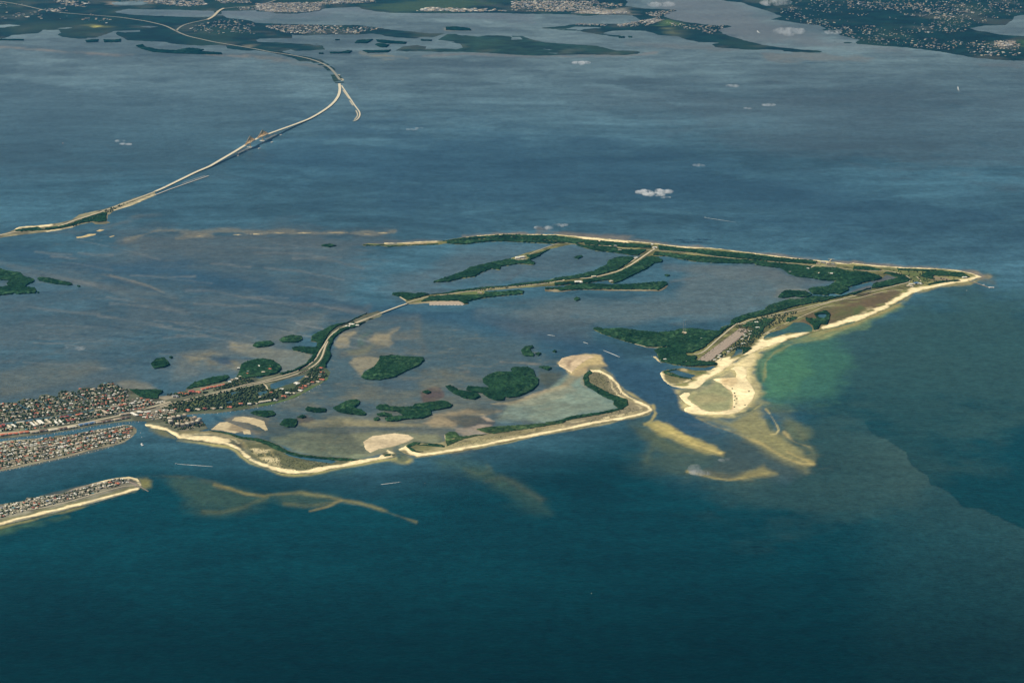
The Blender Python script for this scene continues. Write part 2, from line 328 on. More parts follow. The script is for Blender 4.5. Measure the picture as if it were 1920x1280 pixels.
FARM = [('A1', (1020,345,1070,335,1090,355,1190,375,1320,380,1420,362,1530,375,1500,388,1660,398,1670,410,1590,411,1300,402,1150,392,1060,368), 'long curved mangrove islet at the far upper left shore'),
        ('A1', (640,305,740,298,735,316,650,320), 'small mangrove islet off the far left shore, left one of a pair'), ('A1', (775,300,840,303,910,296,905,316,780,320), 'small mangrove islet off the far left shore, right one of a pair'),
        ('A1', (-100,296,180,298,180,306,-100,304), 'thin straight mangrove strip at the left picture edge near the far shore'),
        ('A2', (550,395,640,393,690,380,722,386,700,402,560,403), 'far islet with a round knob at its right end, beside the bridge landing'),
        ('A2', (798,382,900,382,1012,378,990,395,840,399), 'oval far islet right of the knobbed one'),
        ('A2', (740,325,760,305,880,298,860,312,830,328), 'ragged far islet between two islets left of the long green island'), ('A2', (900,300,1130,318,1120,333,960,327,910,315), 'wedge shaped far islet above the ragged pair'),
        ('A2', (890,335,930,328,1000,340,980,358,930,356), 'ragged low islet just under the wedge shaped one'), ('A2', (1422,206,1500,204,1600,215,1615,230,1500,231,1425,226), 'lone slim islet with a pale beach in the far bay'),
        ('A2', (1235,300,1320,303,1318,309,1236,308), 'tiny flat islet in the far channel'), ('A2', (592,298,628,299,625,304,596,304), 'tiny dot islet in the far left bay'),
        ('A2', (470,400,506,400,505,407,472,407), 'tiny islet close to the bridge landing'), ('A3', (870,276,900,276,900,284,875,283), 'tiny dot islet in the far right channel'), ('A3', (800,278,845,276,845,288,800,286), 'small flat islet beside the far right channel')]
for sh, p, lb in FARM: canopy('mangrove_islet', S(sh, *p), label=lb, h=12, grid=30, step=2, jit=.5, base=(.008,.028,.020))

# bridge causeway, left
CW = S('A5', -120,380, 0,345, 100,318, 150,296, 200,266, 280,256, 480,242, 640,222, 780,188, 870,128, 1150,68, 1300,15, 'A8', 0,775, 300,672, 600,562, 880,480, 905,525, 800,572, 620,650, 520,690, 400,722, 270,762, 200,820, 'A5', 1180,132, 1168,200, 1205,218, 1150,236, 1050,236, 1000,215, 880,238, 800,268, 640,302, 500,322, 350,338, 220,352, 100,368, 0,385, -120,400)
ground('causeway', CW, base=(.20,.18,.10), label='sandy causeway carrying the road to the long bridge', grid=20, step=3, jit=.5,
       layers=[Ln(S('A5', 160,290, 220,268, 400,262, 560,245), SAND, 1.2, .9, 1), Ln(S('A8', 270,765, 520,680, 640,620, 890,520), SAND, 1, .8, 1), Ln(S('A5', 510,315, 640,302, 800,268), SAND, 1, .7, 1)])
canopy('mangrove_wood', S('A5', 370,300, 500,285, 650,262, 800,225, 900,180, 1000,150, 1120,112, 1165,115, 1160,205, 1080,215, 1010,205, 880,225, 780,255, 640,285, 520,300), label='dark tree belt on the causeway before the long bridge', h=9, grid=16, z0=1)
for q in (S('A5', 165,300, 420,265, 470,300, 380,310, 170,318),): canopy('mangrove_wood', q, label='small tree belt on the left end of the causeway', h=7, grid=16, z0=1)
canopy('mangrove_wood', S('A5', -120,722, 0,725, 60,745, 220,770, 260,805, 370,840, 378,862, 290,905, 270,925, 380,932, 405,965, 385,990, 200,1000, 150,990, 120,1003, 0,1013, -120,1012, -120,930, 0,925, 90,910, 75,885, 120,852, -120,835), label='forked mangrove wood cut by the left picture edge')
canopy('mangrove_islet', S('A5', 405,830, 430,820, 520,825, 640,850, 780,880, 792,900, 740,903, 600,887, 470,862, 430,852), label='long narrow mangrove islet right of the forked wood')
canopy('mangrove_islet', S('A5', 842,912, 860,908, 878,914, 862,922), label='dot mangrove islet at the tip of the long narrow islet', step=1, jit=.1, grid=8)
canopy('mangrove_islet', S('A5', 405,982, 418,976, 430,983, 416,990), label='dot mangrove islet touching the forked wood', step=1, jit=.1, grid=8)
for p, lb in ((S('A5', 830,375, 900,365, 960,342, 1055,340, 1040,352, 940,378, 840,388), 'tan sandbar below the causeway, larger one'), (S('A5', 1050,310, 1085,292, 1145,296, 1090,318), 'tan sandbar below the causeway, nearest the land'), (S('A5', 1190,370, 1250,356, 1250,366, 1200,380), 'tan sandbar below the causeway, right one')):
    ground('sandbar', p, base=WSAND, label=lb, top=.5, grid=12, step=2, jit=.4)
for i, (x0, x1, y) in enumerate(((365,383,443), (430,455,440), (455,500,439), (505,540,437), (548,590,437), (600,660,436), (675,700,439), (705,732,437))):
    ground('sandbar', [(x0,y), ((x0+x1)/2,y-1.3), (x1,y-.3), ((x0+x1)/2+4,y+1.2)], base=(.42,.35,.21), top=.4, grid=25, step=3, jit=.3, label='thin broken sandbar strip in the open bay above the parkland arm')

# Mullet key
coastN = S('B7', 355,320, 330,345, 200,375, 0,425, 'B6', 1600,575, 1610,605, 1500,660, 1440,645, 1380,648, 1360,668, 1180,650, 1120,600, 1160,575, 1360,560, 1440,510, 1480,495, 1300,485, 1180,460, 1000,440, 900,410, 850,370, 780,335, 600,315, 500,300, 480,285, 200,280, 0,275, 'B5', 1700,392, 1500,357, 1350,327, 1160,313)
coastS = S('B8', 150,130, 190,113, 250,130, 400,122, 560,145, 740,160, 880,152, 930,130, 1060,125, 1180,142, 1290,148, 1310,120, 1390,95, 1400,65, 1500,20, 'B6', 70,1080, 80,1040, 190,1010, 200,970, 250,940, 400,890, 600,845, 640,790, 800,745, 900,715, 1050,715, 1130,690, 1180,680, 1480,684, 1600,655, 1800,600, 1880,580, 'B7', 0,525, 130,480, 220,462, 215,430, 240,395, 350,370, 540,330, 400,288)
arm = S('B5', 1000,318, 900,310, 700,280, 500,260, 330,215, 240,180, 170,185, 0,225)
spur = S('B4', 1780,225, 1690,270, 1690,290, 1600,325, 1655,355, 1640,370, 1500,360, 1340,385, 1330,415, 1260,405, 1180,435, 1110,475, 1000,490, 880,520, 735,530, 740,518, 860,480, 1000,430, 1060,395, 1250,350, 1420,315, 1450,300, 1550,265, 1700,225, 1850,180)
armN = S('B4', 1780,180, 1600,170, 1400,160, 1250,160, 1100,175, 1030,185, 940,185, 850,175, 780,187, 500,197, 400,202, 330,207, 280,197, 100,195)
beachN = S('B4', 97,185, 140,175, 280,180, 290,168, 400,172, 600,158, 700,155, 810,152, 900,135, 1000,120, 1200,100, 1300,93, 1400,90, 1600,93, 1800,95, 'B5', 0,58, 340,90, 700,118, 1160,163, 1500,203, 'B6', 0,98, 400,148, 800,198, 1100,233, 1350,253, 1600,288, 'B7', 0,148, 300,178, 600,200, 1000,213, 1250,233, 1400,263, 1480,290, 1545,318)
beachS = S('B7', 1480,328, 1430,352, 1380,380, 1200,392, 1050,422, 900,462, 740,502, 650,560, 500,640, 350,720, 150,810, 0,862, 'B6', 1700,965, 1500,1025, 1260,1090, 'B8', 1830,255, 1720,295, 1650,312, 1480,390, 1400,440, 1330,500, 1250,540, 1180,580, 1120,640, 1080,665, 950,660, 870,645, 820,620, 780,580, 755,530, 775,505)
nw_ = S('B8', 850,490, 960,478, 1080,500, 1200,500, 1262,468, 1230,462, 1160,478, 1010,468, 880,452, 820,435, 770,430, 740,390, 730,350, 700,320, 750,302, 860,288, 640,297, 620,287, 520,262, 440,240, 350,210, 240,175)
mid = S('B5', 1160,320, 1240,335, 1300,370, 1280,400, 1200,410, 1100,480, 950,550, 800,625, 700,650, 655,635, 640,612, 500,630, 350,655, 200,665, 0,682, 'B4', 1700,562, 1500,577, 1200,602, 1185,612, 1350,612, 1500,595, 1550,610, 1540,635, 1400,645, 1180,670, 1040,700, 1050,720, 1010,728, 700,728, 690,712, 520,722, 490,712, 480,690, 430,655, 360,640, 370,622, 450,618, 570,630, 620,620, 700,635, 860,620, 920,600, 1130,578, 1200,568, 1400,555, 1430,545, 1500,540, 1740,510, 1820,490, 'B5', 0,585, 250,555, 480,500, 620,425, 640,380, 720,345, 800,332, 980,340, 1060,300)
K1 = beachN+beachS+nw_+coastS[:]+coastN[:-1]+mid+arm+spur+armN
ponds = [S('B6', 1220,905, 1260,890, 1335,888, 1345,920, 1310,945, 1250,940), S('B6', 850,1060, 950,990, 1060,988, 1140,1020, 1172,1055, 1165,1100, 'B8', 1900,165, 1800,195, 1700,222, 1690,200, 1740,165),
         S('B8', 1445,305, 1495,310, 1500,345, 1400,385, 1430,345), S('B8', 800,505, 890,495, 1000,525, 1080,545, 1030,570, 960,560, 870,520), S('B4', 310,178, 400,176, 420,182, 330,186)]
k1layers = [
    A(S('B6', 700,1080, 1100,930, 1450,790, 1700,720, 1920,660, 'B7', 150,530, 500,480, 600,500, 350,640, 100,760, 0,800, 'B6', 1700,900, 1400,1010, 1200,1060), (.125,.085,.045), .9, 4, .2),
    A(S('B6', 1400,830, 1750,760, 1850,850, 1500,990, 1380,940), (.10,.11,.035), .8, 5, .5), A(S('B7', 0,690, 130,640, 90,740, 0,790), (.085,.11,.035), .8, 3),
    A(S('B7', 380,220, 600,240, 900,250, 800,300, 900,340, 900,370, 700,380, 700,330, 600,280, 420,250), (.10,.13,.04), .9, 3), A(S('B7', 950,300, 1300,340, 1100,370, 960,340), (.28,.21,.15), .85, 3, .3),
    A(S('B6', 700,760, 1100,730, 1250,720, 1150,790, 800,810), (.16,.16,.06), .8, 3, .6), A(S('B6', 660,980, 1000,860, 1200,830, 900,960, 700,1040), (.26,.22,.10), .8, 3, .3),
    Ln(beachN[9:], SAND, 1.6, .95, 1.2), Ln(beachN[3:8], SAND, 1.4, .9, 1.2), Ln(S('B5', 345,100, 860,160), SAND, 1.6, 1, 1.0),
    Ln(S('B7', 1530,315, 1430,350, 1200,378, 900,440, 700,480, 560,565, 350,690, 150,780, 0,835, 'B6', 1750,925, 1500,1000, 1300,1060), SAND, 3.6, 1, 1.6),
    Ln(S('B7', 200,700, 100,770), SAND, 3, .6, 3, .7),
    A(S('B6', 1300,1060, 1170,1090, 1160,1100, 'B8', 1920,170, 1800,200, 1700,225, 1740,165, 1680,190, 1650,240, 1600,270, 1590,320, 1500,370, 1400,400, 1270,430, 1290,470, 1200,500, 1080,590, 1010,620, 1000,650, 1100,665, 1330,500, 1480,390, 1650,312, 1830,250), SAND, 1, 2.2),
    A(S('B8', 1290,400, 1380,385, 1300,470, 1150,590, 1050,660, 900,650, 820,620, 870,640, 1000,640, 1130,550, 1260,470), SAND, .95, 2.5), Ln(S('B8', 765,520, 790,585, 850,640, 960,655), SAND, 2, 1, 1.5),
    A(S('B8', 800,540, 900,560, 1050,590, 1000,620, 860,640, 800,590), (.17,.155,.075), .9, 2.5, .2), Ln(S('B8', 930,610, 1030,590, 1150,530, 1240,500), DUNE, 1.2, .8, 1.2), Ln(S('B8', 860,625, 960,620, 1020,590), SAND, .8, .7, 1),
    A(S('B8', 950,500, 1020,515, 1080,540, 1060,520, 1000,498), WSAND, .9, 1.5), A(S('B8', 1010,505, 1160,515, 1200,530, 1100,540, 1030,525), (.10,.13,.035), .9, 2), Ln(S('B8', 790,455, 880,462, 1000,475), SAND, 1.5, .8, 1.5),
    A(S('B4', 560,715, 690,700, 900,690, 1010,700, 1000,728, 690,728, 520,722), (.42,.35,.24), .7, 2), A(S('B4', 940,620, 1140,600, 1150,635, 950,640), (.12,.16,.05), .9, 2), A(S('B4', 1180,590, 1480,560, 1700,540, 1480,570, 1200,605), (.24,.22,.11), .9, 1.5),
    A(S('B4', 400,180, 700,160, 800,158, 760,170, 520,185), (.40,.32,.18), .9, 1.5), A(S('B5', 370,160, 690,180, 680,200, 370,180), (.62,.55,.42), .9, 1.5), A(S('B4', 1460,310, 1560,295, 1560,325, 1470,330), (.50,.44,.36), .9, 2, .3),
    A(S('B6', 1210,275, 1450,300, 1440,325, 1200,300), (.22,.19,.15), .8, 2, .4), Ln(S('B6', 1200,320, 1500,345, 1900,365), GRASS, 1.2, .8, 1.2)]
ground('parkland_island', K1, ponds, base=SCRUB, layers=k1layers, label='large V shaped parkland island with white beaches and road', grid=15, step=3, jit=.7)
cin = S('B7', 400,288, 200,258, 0,252, 'B6', 1700,395, 1560,355, 1440,322, 1240,318, 1180,325, 1110,352, 1160,320, 1240,262)
topN = S('B6', 1000,232, 800,215, 400,168, 0,128, 'B5', 1500,232, 1250,196, 1150,195, 860,170, 700,152, 340,127, 0,78, 'B4', 1600,103, 1400,99, 1200,110, 1000,128, 820,155)
wood = lambda p, lb, **k: canopy('mangrove_wood', p, label=lb, z0=1, **k)
wood(S('B6', 1920,480, 1600,570, 1612,603, 1500,658, 1440,643, 1380,646, 1360,666, 1180,650, 1122,600, 1160,577, 1360,562, 1440,512, 1478,497, 1300,487, 1180,462, 1000,442, 900,412, 850,372, 780,337, 600,317, 500,302, 480,287, 200,282, 0,277, 'B5', 1700,390, 1500,355, 1350,325, 1175,312, 1200,275, 'B6', 0,215, 400,245, 700,275, 1000,300, 1170,322, 1110,350, 1200,330, 1460,335, 1560,368, 1700,392, 'B7', 0,250, 150,262, 260,285, 345,325, 330,342, 200,372), 'broad mangrove wood between the far beach road and the inner lagoon')
wood(S('B5', 1240,196, 1500,232, 'B6', 0,135, 400,172, 800,220, 1000,235, 1235,262, 1215,290, 1100,285, 700,258, 400,230, 0,198, 'B5', 1700,285, 1250,250), 'narrow tree belt along the far beach, right of the road junction')
wood(S('B4', 820,158, 1000,130, 1200,111, 1400,100, 1600,104, 'B5', 0,80, 330,130, 340,127, 700,154, 860,172, 1150,197, 1160,225, 800,215, 700,200, 360,185, 350,155, 250,175, 100,155, 0,140, 'B4', 1400,115, 1200,132, 860,155), 'tree belt behind the far beach, left of the road junction')
wood(S('B4', 860,160, 1200,140, 1400,120, 'B5', 0,150, 120,165, 240,182, 330,215, 500,258, 700,278, 900,308, 1000,315, 1080,265, 1100,250, 800,245, 690,210, 340,195, 180,160, 'B4', 1800,178, 1600,168, 1400,158, 1250,158, 1100,173, 1030,183, 940,183, 850,173), 'mangrove fringe on the lagoon side of the left arm')
wood(S('B4', 100,186, 280,188, 330,198, 780,178, 780,186, 500,195, 400,200, 330,205, 280,195, 100,193), 'thin dark shrub line at the far left tip of the parkland arm', h=5)
wood(S('B4', 735,528, 742,518, 860,480, 1000,430, 1060,395, 1250,350, 1420,318, 1450,322, 1500,332, 1570,325, 1600,310, 1560,285, 1650,275, 1780,228, 1690,282, 1690,290, 1600,323, 1653,355, 1640,368, 1500,358, 1340,383, 1328,413, 1260,403, 1180,433, 1110,473, 1000,488, 880,518), 'tapering wooded spit with a small boat yard at its root')
wood(S('B5', 0,590, 250,558, 480,503, 622,427, 642,382, 722,347, 800,334, 970,342, 900,400, 820,450, 740,495, 640,520, 540,550, 350,585, 200,600, 0,620), 'wood on the upper side of the middle spit road')
wood(S('B5', 1165,325, 1240,337, 1298,370, 1278,398, 1200,408, 1100,478, 950,548, 800,623, 700,648, 700,620, 640,608, 500,625, 350,650, 200,662, 0,678, 0,645, 240,630, 350,640, 330,610, 560,580, 740,530, 880,460, 1000,400, 1100,340), 'wood on the lower side of the middle spit road')
wood(S('B4', 362,638, 372,623, 450,619, 570,631, 620,621, 700,637, 600,665, 500,688, 435,655), 'small wood on the upper side of the low bridge landing')
wood(S('B4', 620,700, 700,655, 860,645, 960,645, 1180,640, 1200,615, 1350,613, 1500,597, 1548,610, 1540,633, 1400,643, 1180,668, 1040,698, 1050,718, 1015,720, 960,692, 700,695), 'wood behind the boat ramp on the low bridge landing')
wood(S('B4', 700,634, 860,619, 920,600, 1130,578, 1200,568, 1400,556, 1430,545, 1740,511, 1920,480, 1920,500, 1700,535, 1200,580, 920,618, 860,632), 'narrow tree line above the road of the middle spit', h=6)
wood(coastS[17:-6]+S('B7', 0,535, 'B6', 1700,640, 1400,715, 1300,742, 1000,790, 640,895, 400,950, 250,1010, 160,1060), 'mangrove fringe between the lagoon and the park road')
wood(S('B8', 155,132, 190,116, 250,132, 400,124, 560,147, 740,162, 880,154, 930,132, 1060,127, 1180,144, 1290,150, 1310,122, 1390,97, 1400,67, 1480,30, 1450,60, 1380,110, 1280,195, 1230,230, 1150,300, 1050,345, 985,350, 1000,372, 1090,380, 1070,408, 1160,425, 1250,430, 1260,450, 1150,460, 1010,466, 880,448, 820,432, 772,428, 742,390, 732,350, 702,320, 750,304, 870,292, 860,286, 640,295, 620,285, 520,260, 440,238, 350,208, 240,173), 'large wood at the near tip of the parkland, beside the pass')
wood(S('B7', 222,460, 217,432, 242,397, 350,372, 540,332, 600,300, 690,350, 660,375, 540,400, 400,432), 'round wood inside the road bend at the right end')
wood(S('B7', 350,280, 430,285, 500,320, 580,330, 640,300, 560,280, 400,255), 'small grove above the road bend at the right end', h=6)
wood(S('B7', 800,305, 880,262, 1050,245, 1150,262, 1300,268, 1400,318, 1340,330, 1200,310, 950,300, 960,345, 880,330), 'grove over the fort at the right end')
wood(S('B7', 870,405, 1050,365, 1250,350, 1290,365, 1100,385, 900,415), 'low grove above the near beach at the right end', h=5)
wood(S('B7', 520,213, 1000,232, 980,250, 540,238), 'thin tree line along the far beach at the right end', h=6)
wood(S('B7', 0,185, 200,200, 350,232, 300,245, 0,230), 'tree patch left of the fort lawn by the far beach', h=7)
wood(S('B6', 1190,885, 1340,848, 1385,890, 1375,960, 1350,1020, 1270,1010, 1240,1075, 1190,1085, 1170,1020, 1100,975, 1090,940, 1230,950), 'dark thicket around the small round pond', holes=[ponds[0]])
wood(S('B6', 850,980, 880,930, 980,925, 1000,940, 900,985), 'dark thicket between two park paths', h=6)
wood(S('B8', 1490,110, 1560,60, 1720,30, 1800,50, 1700,110, 1680,160, 1600,200, 1550,240, 1600,120, 1560,110), 'open wood beside the picnic lawns', h=6)
wood(S('B8', 1380,340, 1430,300, 1560,290, 1585,305, 1500,360, 1500,310, 1440,305), 'thicket round the near park pond', h=6)
wood(S('B8', 1100,425, 1270,432, 1265,455, 1100,462, 1010,466, 1000,455), 'thicket below the parking field', h=6)
wood(S('B8', 785,512, 900,488, 905,494, 820,512, 960,560, 1050,575, 1040,582, 940,572, 800,535), 'shrub ring round the spit lagoon', h=4)
K3b = S('B4', 1730,590, 1742,576, 1920,572, 'B5', 200,672, 430,655, 700,668, 1000,655, 1200,640, 1290,630, 1350,640, 1365,665, 1330,712, 1260,747, 1180,742, 900,737, 650,737, 350,727, 200,737, 80,752, 'B4', 1890,612, 1740,608)
ground('wooded_island', K3b, base=(.20,.17,.10), label='narrow wooded island below the middle spit', grid=20, step=3)
wood(S('B4', 1735,590, 1742,578, 1900,575, 'B5', 200,674, 430,657, 700,670, 1000,657, 1200,642, 1290,632, 1345,642, 1355,665, 1300,700, 1240,735, 1190,722, 1000,722, 800,722, 350,720, 200,730, 60,742, 30,720), 'wood covering the narrow island below the middle spit')
ISL = [('B6', (760,690,780,660,830,618,900,610,1090,618,1170,660,1120,685,1040,690,960,680,830,700), 'oval mangrove islet at the inner end of the lagoon'),
       ('B5', (235,340,270,325,330,320,337,335,280,358), 'small islet in the lagoon between the two spits'), ('B5', (230,838,260,820,305,830,300,850,260,862), 'small round islet below the narrow wooded island'), ('B5', (1318,550,1385,552,1380,562,1345,568), 'tiny islet right of the middle spit'),
       ('D1', (250,380,275,345,360,295,400,240,400,215,490,205,600,215,760,222,767,245,720,290,620,330,530,380,400,405,290,400), 'large flat topped mangrove island in the middle of the near lagoon'),
       ('D1', (1245,400,1290,365,1370,340,1500,340,1470,320,1490,305,1610,300,1660,325,1678,380,1705,400,1700,440,1650,490,1540,540,1460,548,1425,540,1420,570,1370,575,1290,550,1240,510,1190,505,1110,485,1125,458,1290,470,1300,465,1250,425), 'largest mangrove island of the near lagoon, rounded with a tail'),
       ('D1', (940,455,980,450,1050,490,1200,515,1228,540,1180,565,1100,555,1010,515,960,480), 'slim mangrove islet left of the rounded one'),
       ('D1', (370,630,400,610,470,610,480,625,580,628,670,625,690,605,800,590,900,575,960,585,1000,610,980,630,820,660,830,690,750,720,620,725,540,742,460,740,440,720,480,708,590,700,580,680,540,660,400,650), 'long ragged mangrove island with a bay in its left side'),
       ('D1', (375,685,440,672,500,690,505,705,400,700), 'small islet in the bay of the ragged island'), ('D1', (350,722,390,712,405,725,380,738,355,735), 'round islet left of the ragged island'),
       ('D1', (20,635,90,600,150,575,210,565,243,580,230,605,195,635,250,650,295,680,280,695,190,685,130,680,60,665), 'forked mangrove islet left of the ragged island'), ('D1', (750,503,790,492,825,505,790,518), 'small islet on a purple brown shoal'),
       ('D1', (1560,165,1590,135,1655,125,1662,140,1630,150,1640,175,1668,195,1660,212,1600,210,1570,195), 'hook shaped mangrove islet near the channel'), ('D1', (1672,190,1700,182,1725,190,1700,206), 'small islet beside the hook shaped one'),
       ('D1', (1705,298,1780,296,1810,310,1780,326), 'low islet on the dark shoal right of the largest island'), ('D1', (1815,172,1832,164,1850,170,1838,180), 'tiny islet between the hook shaped one and the sand spit'),
       ('B2', (855,355,880,330,990,320,1018,342,980,358,890,368), 'oval islet left of its twin above the island road'), ('B2', (1055,312,1090,290,1150,277,1225,285,1225,310,1190,330,1080,328), 'oval islet nearest the road bend'),
       ('B2', (92,492,130,455,190,443,220,470,234,497,180,520,120,525), 'lone round islet above the canal town'), ('B2', (228,442,242,435,257,440,245,450), 'dot islet beside the lone round one'),
       ('B2', (838,858,870,845,1000,843,1030,865,1010,880,960,890,880,875), 'long islet just below the villa shore'), ('B2', (1250,830,1270,815,1330,822,1412,830,1400,850,1330,855,1260,842), 'slim islet below the end of the villa shore'),
       ('B2', (1190,890,1230,877,1258,888,1230,898), 'tiny islet above the dark tree island'), ('B2', (1058,945,1090,910,1140,903,1190,910,1190,940,1170,965,1120,965), 'dark tree island beside the blue channel'),
       ('F', (602,461,618,458.5,631,461,618,464), 'lone islet in the bay left of the parkland arm')]
for sh, p, lb in ISL: canopy('mangrove_islet', S(sh, *p), label=lb, step=2.5 if len(p) > 12 else 1.5, jit=.9 if len(p) > 12 else .3, grid=12 if len(p) > 12 else 9)

# near town peninsula, causeway island, barrier spit
T1 = S('B1', -150,372, 0,365, 70,350, 150,345, 222,345, 230,320, 290,300, 380,305, 462,310, 470,265, 560,245, 600,260, 692,280, 710,215, 740,205, 810,205, 850,240, 930,238, 940,180, 1030,165, 1100,170, 1168,180, 1172,150, 1222,115, 1350,120, 1450,170, 1560,190, 1700,200, 1860,195,
       'B2', 30,685, 130,681, 185,696, 150,730, 215,725, 300,700, 350,690, 355,675, 420,630, 550,590, 660,575, 686,585, 655,622, 730,585, 760,530, 770,490, 850,460, 930,448, 1010,465, 1065,500, 1070,530, 1050,555, 1150,540, 1250,490, 1300,430, 1310,420, 1160,388, 1150,370, 1180,360, 1330,366, 1340,327, 1290,322, 1295,280, 1350,255, 1450,200, 1550,185, 1680,120, 'D7', 1060,215, 1180,185, 1250,195, 1255,235, 1220,275, 1130,302, 1050,325, 1010,350, 900,390, 880,420, 760,450, 650,500, 580,550, 530,600, 520,650, 490,700, 465,770, 490,840, 470,910, 412,990, 415,1040, 480,1100, 450,1160, 430,1230,
       'B3', 1760,300, 1690,340, 1550,420, 1420,490, 1300,522, 1180,557, 950,602, 700,632, 600,647, 350,657, 200,672, 'B2', 300,885, 400,882, 470,905, 500,945, 520,972, 'D2', 400,172, 480,168, 550,172, 630,190, 680,207, 800,215, 870,235, 930,260, 1000,300, 1080,322, 1200,335, 1350,345, 1480,357, 1600,345, 1635,310, 1665,291, 1722,320, 1712,345, 1600,362, 1400,402, 1250,432, 1150,452, 1040,460, 950,452, 850,417, 740,372, 690,332, 650,287, 600,267, 400,242, 262,227, 250,205, 180,165, 60,148, 40,128, 55,110,
       'B1', 1740,600, 1760,575, 1600,570, 1400,590, 1200,615, 1000,655, 800,690, 600,720, 400,745, 200,765, 0,782, -150,800)
T1H = [S('B1', -150,622, 0,602, 200,575, 420,540, 660,515, 900,478, 1120,432, 1140,440, 900,492, 660,528, 420,556, 200,592, 0,618, -150,638),
       S('B1', 200,352, 232,360, 300,400, 380,440, 360,448, 270,412), S('B1', 440,318, 475,322, 560,365, 600,390, 560,385), S('B1', 672,290, 700,292, 790,330, 840,352, 790,348), S('B1', 905,248, 940,252, 1020,290, 1060,320, 1000,300), S('B1', 1150,190, 1180,200, 1290,240, 1300,256, 1230,235),
       S('B2', 990,640, 1080,610, 1180,585, 1250,572, 1200,612, 1100,648, 1020,675, 990,668), S('B2', 660,712, 700,700, 765,697, 740,712, 690,722), S('B2', 895,700, 965,690, 960,705, 900,728), S('B2', 655,775, 715,762, 720,772, 660,792), S('B2', 870,590, 945,580, 910,598),
       S('D2', 965,315, 1040,335, 1150,345, 1260,358, 1320,372, 1290,385, 1200,375, 1100,358, 1000,335)]
t1layers = [A(S('B2', 1450,200, 1350,255, 1295,285, 1300,320, 1345,325, 1335,370, 1150,375, 1310,425, 1250,490, 1150,545, 1080,520, 1000,460, 850,460, 770,490, 700,590, 880,600, 1060,560, 1300,540, 1450,480, 1450,300), (.05,.075,.035), .9, 5),
            A(S('B2', 250,830, 600,700, 960,640, 1200,620, 1400,500, 1440,560, 1420,610, 1000,760, 600,850, 290,870), (.055,.085,.035), .9, 4, .2), A(S('B2', 350,790, 470,765, 480,780, 380,805), (.13,.15,.05), .9, 2),
            Ln(S('B2', 1430,570, 1400,620, 1250,690, 1100,765, 900,800), (.09,.15,.04), 1.6, .9, 1.5),
            A(S('B2', 230,890, 330,880, 420,890, 480,940, 460,965, 330,985, 230,940), (.30,.24,.17), .8, 3, .2),
            A(S('D2', 700,230, 850,250, 930,290, 1000,340, 1200,390, 1350,375, 1400,385, 1250,420, 1050,445, 900,420, 750,350), (.125,.13,.058), 1, 4, .3), A(S('D2', 720,270, 800,250, 900,300, 940,360, 960,420, 860,390, 780,340), SAND, .6, 3, 1), Ln(S('D2', 300,190, 480,188, 590,210, 670,250), SAND, 1, .8, 1.5, .8),
            Ln(S('D2', 750,290, 790,340, 830,380), DUNE, 1, .8, 1.3), Ln(S('D2', 820,290, 840,330, 880,390), DUNE, 1, .8, 1.3), Ln(S('D2', 880,290, 900,350, 940,410), DUNE, 1, .7, 1.3), Ln(S('D2', 280,180, 480,178, 600,200, 690,240, 720,310), DUNE, 2.4, .8, 2.5, .5),
            Ln(S('D2', 45,128, 70,130, 190,160, 280,212, 420,228, 600,252, 680,300, 740,360, 850,402, 960,436, 1050,446, 1150,438, 1300,412), SAND, 2.4, 1, 1.2), Ln(S('D2', 290,205, 430,215, 600,240), SAND, 3, .9, 2),
            Ln(S('D2', 1300,410, 1450,385, 1600,352, 1690,335, 1665,300), SAND, 2.6, 1, 1.6), A(S('D2', 1390,385, 1480,365, 1560,360, 1400,400), SAND, .9, 2), A(S('D2', 1640,305, 1665,292, 1715,320, 1680,325), SAND, 1, 1.5),
            A(S('B2', -40,830, 150,800, 300,800, 280,870, 100,880), (.30,.27,.20), .6, 3, .4), A(S('B2', 150,740, 250,735, 300,740, 200,770), (.36,.31,.22), .8, 2)]
ground('peninsula', T1, T1H, base=TOWN, layers=t1layers, label='long developed peninsula from canal town to white barrier spit', grid=12, step=3, jit=.6)
wood(S('B1', 1555,195, 1700,203, 1860,198, 'B2', 30,688, 130,684, 182,697, 150,726, 145,750, 60,748, 10,735), 'dark wood at the right end of the canal town')
wood(S('B2', 358,674, 420,632, 550,592, 660,577, 684,586, 650,618, 500,655, 380,678), 'slim dark wood above the red roofed terraces')
wood(S('B2', 762,532, 772,492, 850,462, 930,450, 1010,467, 1063,500, 1068,530, 1045,557, 1000,575, 930,585, 860,590, 800,600, 740,590), 'round wood dotted with villas above the island road')
wood(S('B2', 1295,318, 1297,282, 1350,257, 1450,202, 1550,187, 1680,124, 1715,110, 1560,185, 1480,215, 1420,270, 1390,330, 1350,400, 1310,470, 1180,545, 1080,575, 1060,560, 1150,543, 1250,493, 1302,432, 1312,420, 1160,386, 1152,372, 1180,362, 1333,368, 1343,327), 'mangrove fringe on the upper side of the bending road')
wood(S('D7', 1010,345, 900,385, 840,380, 820,350, 700,430, 600,470, 480,570, 430,640, 480,660, 430,720, 410,800, 360,920, 300,1000, 250,1050, 330,1040, 412,1035, 410,990, 468,910, 488,840, 463,770, 488,700, 518,650, 528,600, 578,550, 650,500, 760,450, 880,418), 'mangrove fringe on the lower side of the bending road')
wood(S('D7', 1120,300, 1060,300, 1045,320), 'tiny thicket at the low bridge landing', jit=.2, step=1.5, h=5)
wood(S('D2', 470,168, 560,176, 640,196, 690,212, 800,222, 870,242, 930,268, 1000,308, 1080,330, 1200,343, 1350,352, 1470,362, 1420,372, 1330,368, 1200,354, 1060,342, 960,312, 900,290, 850,262, 780,238, 680,222, 600,195), 'dark shrub belt along the lagoon side of the barrier spit', h=5)
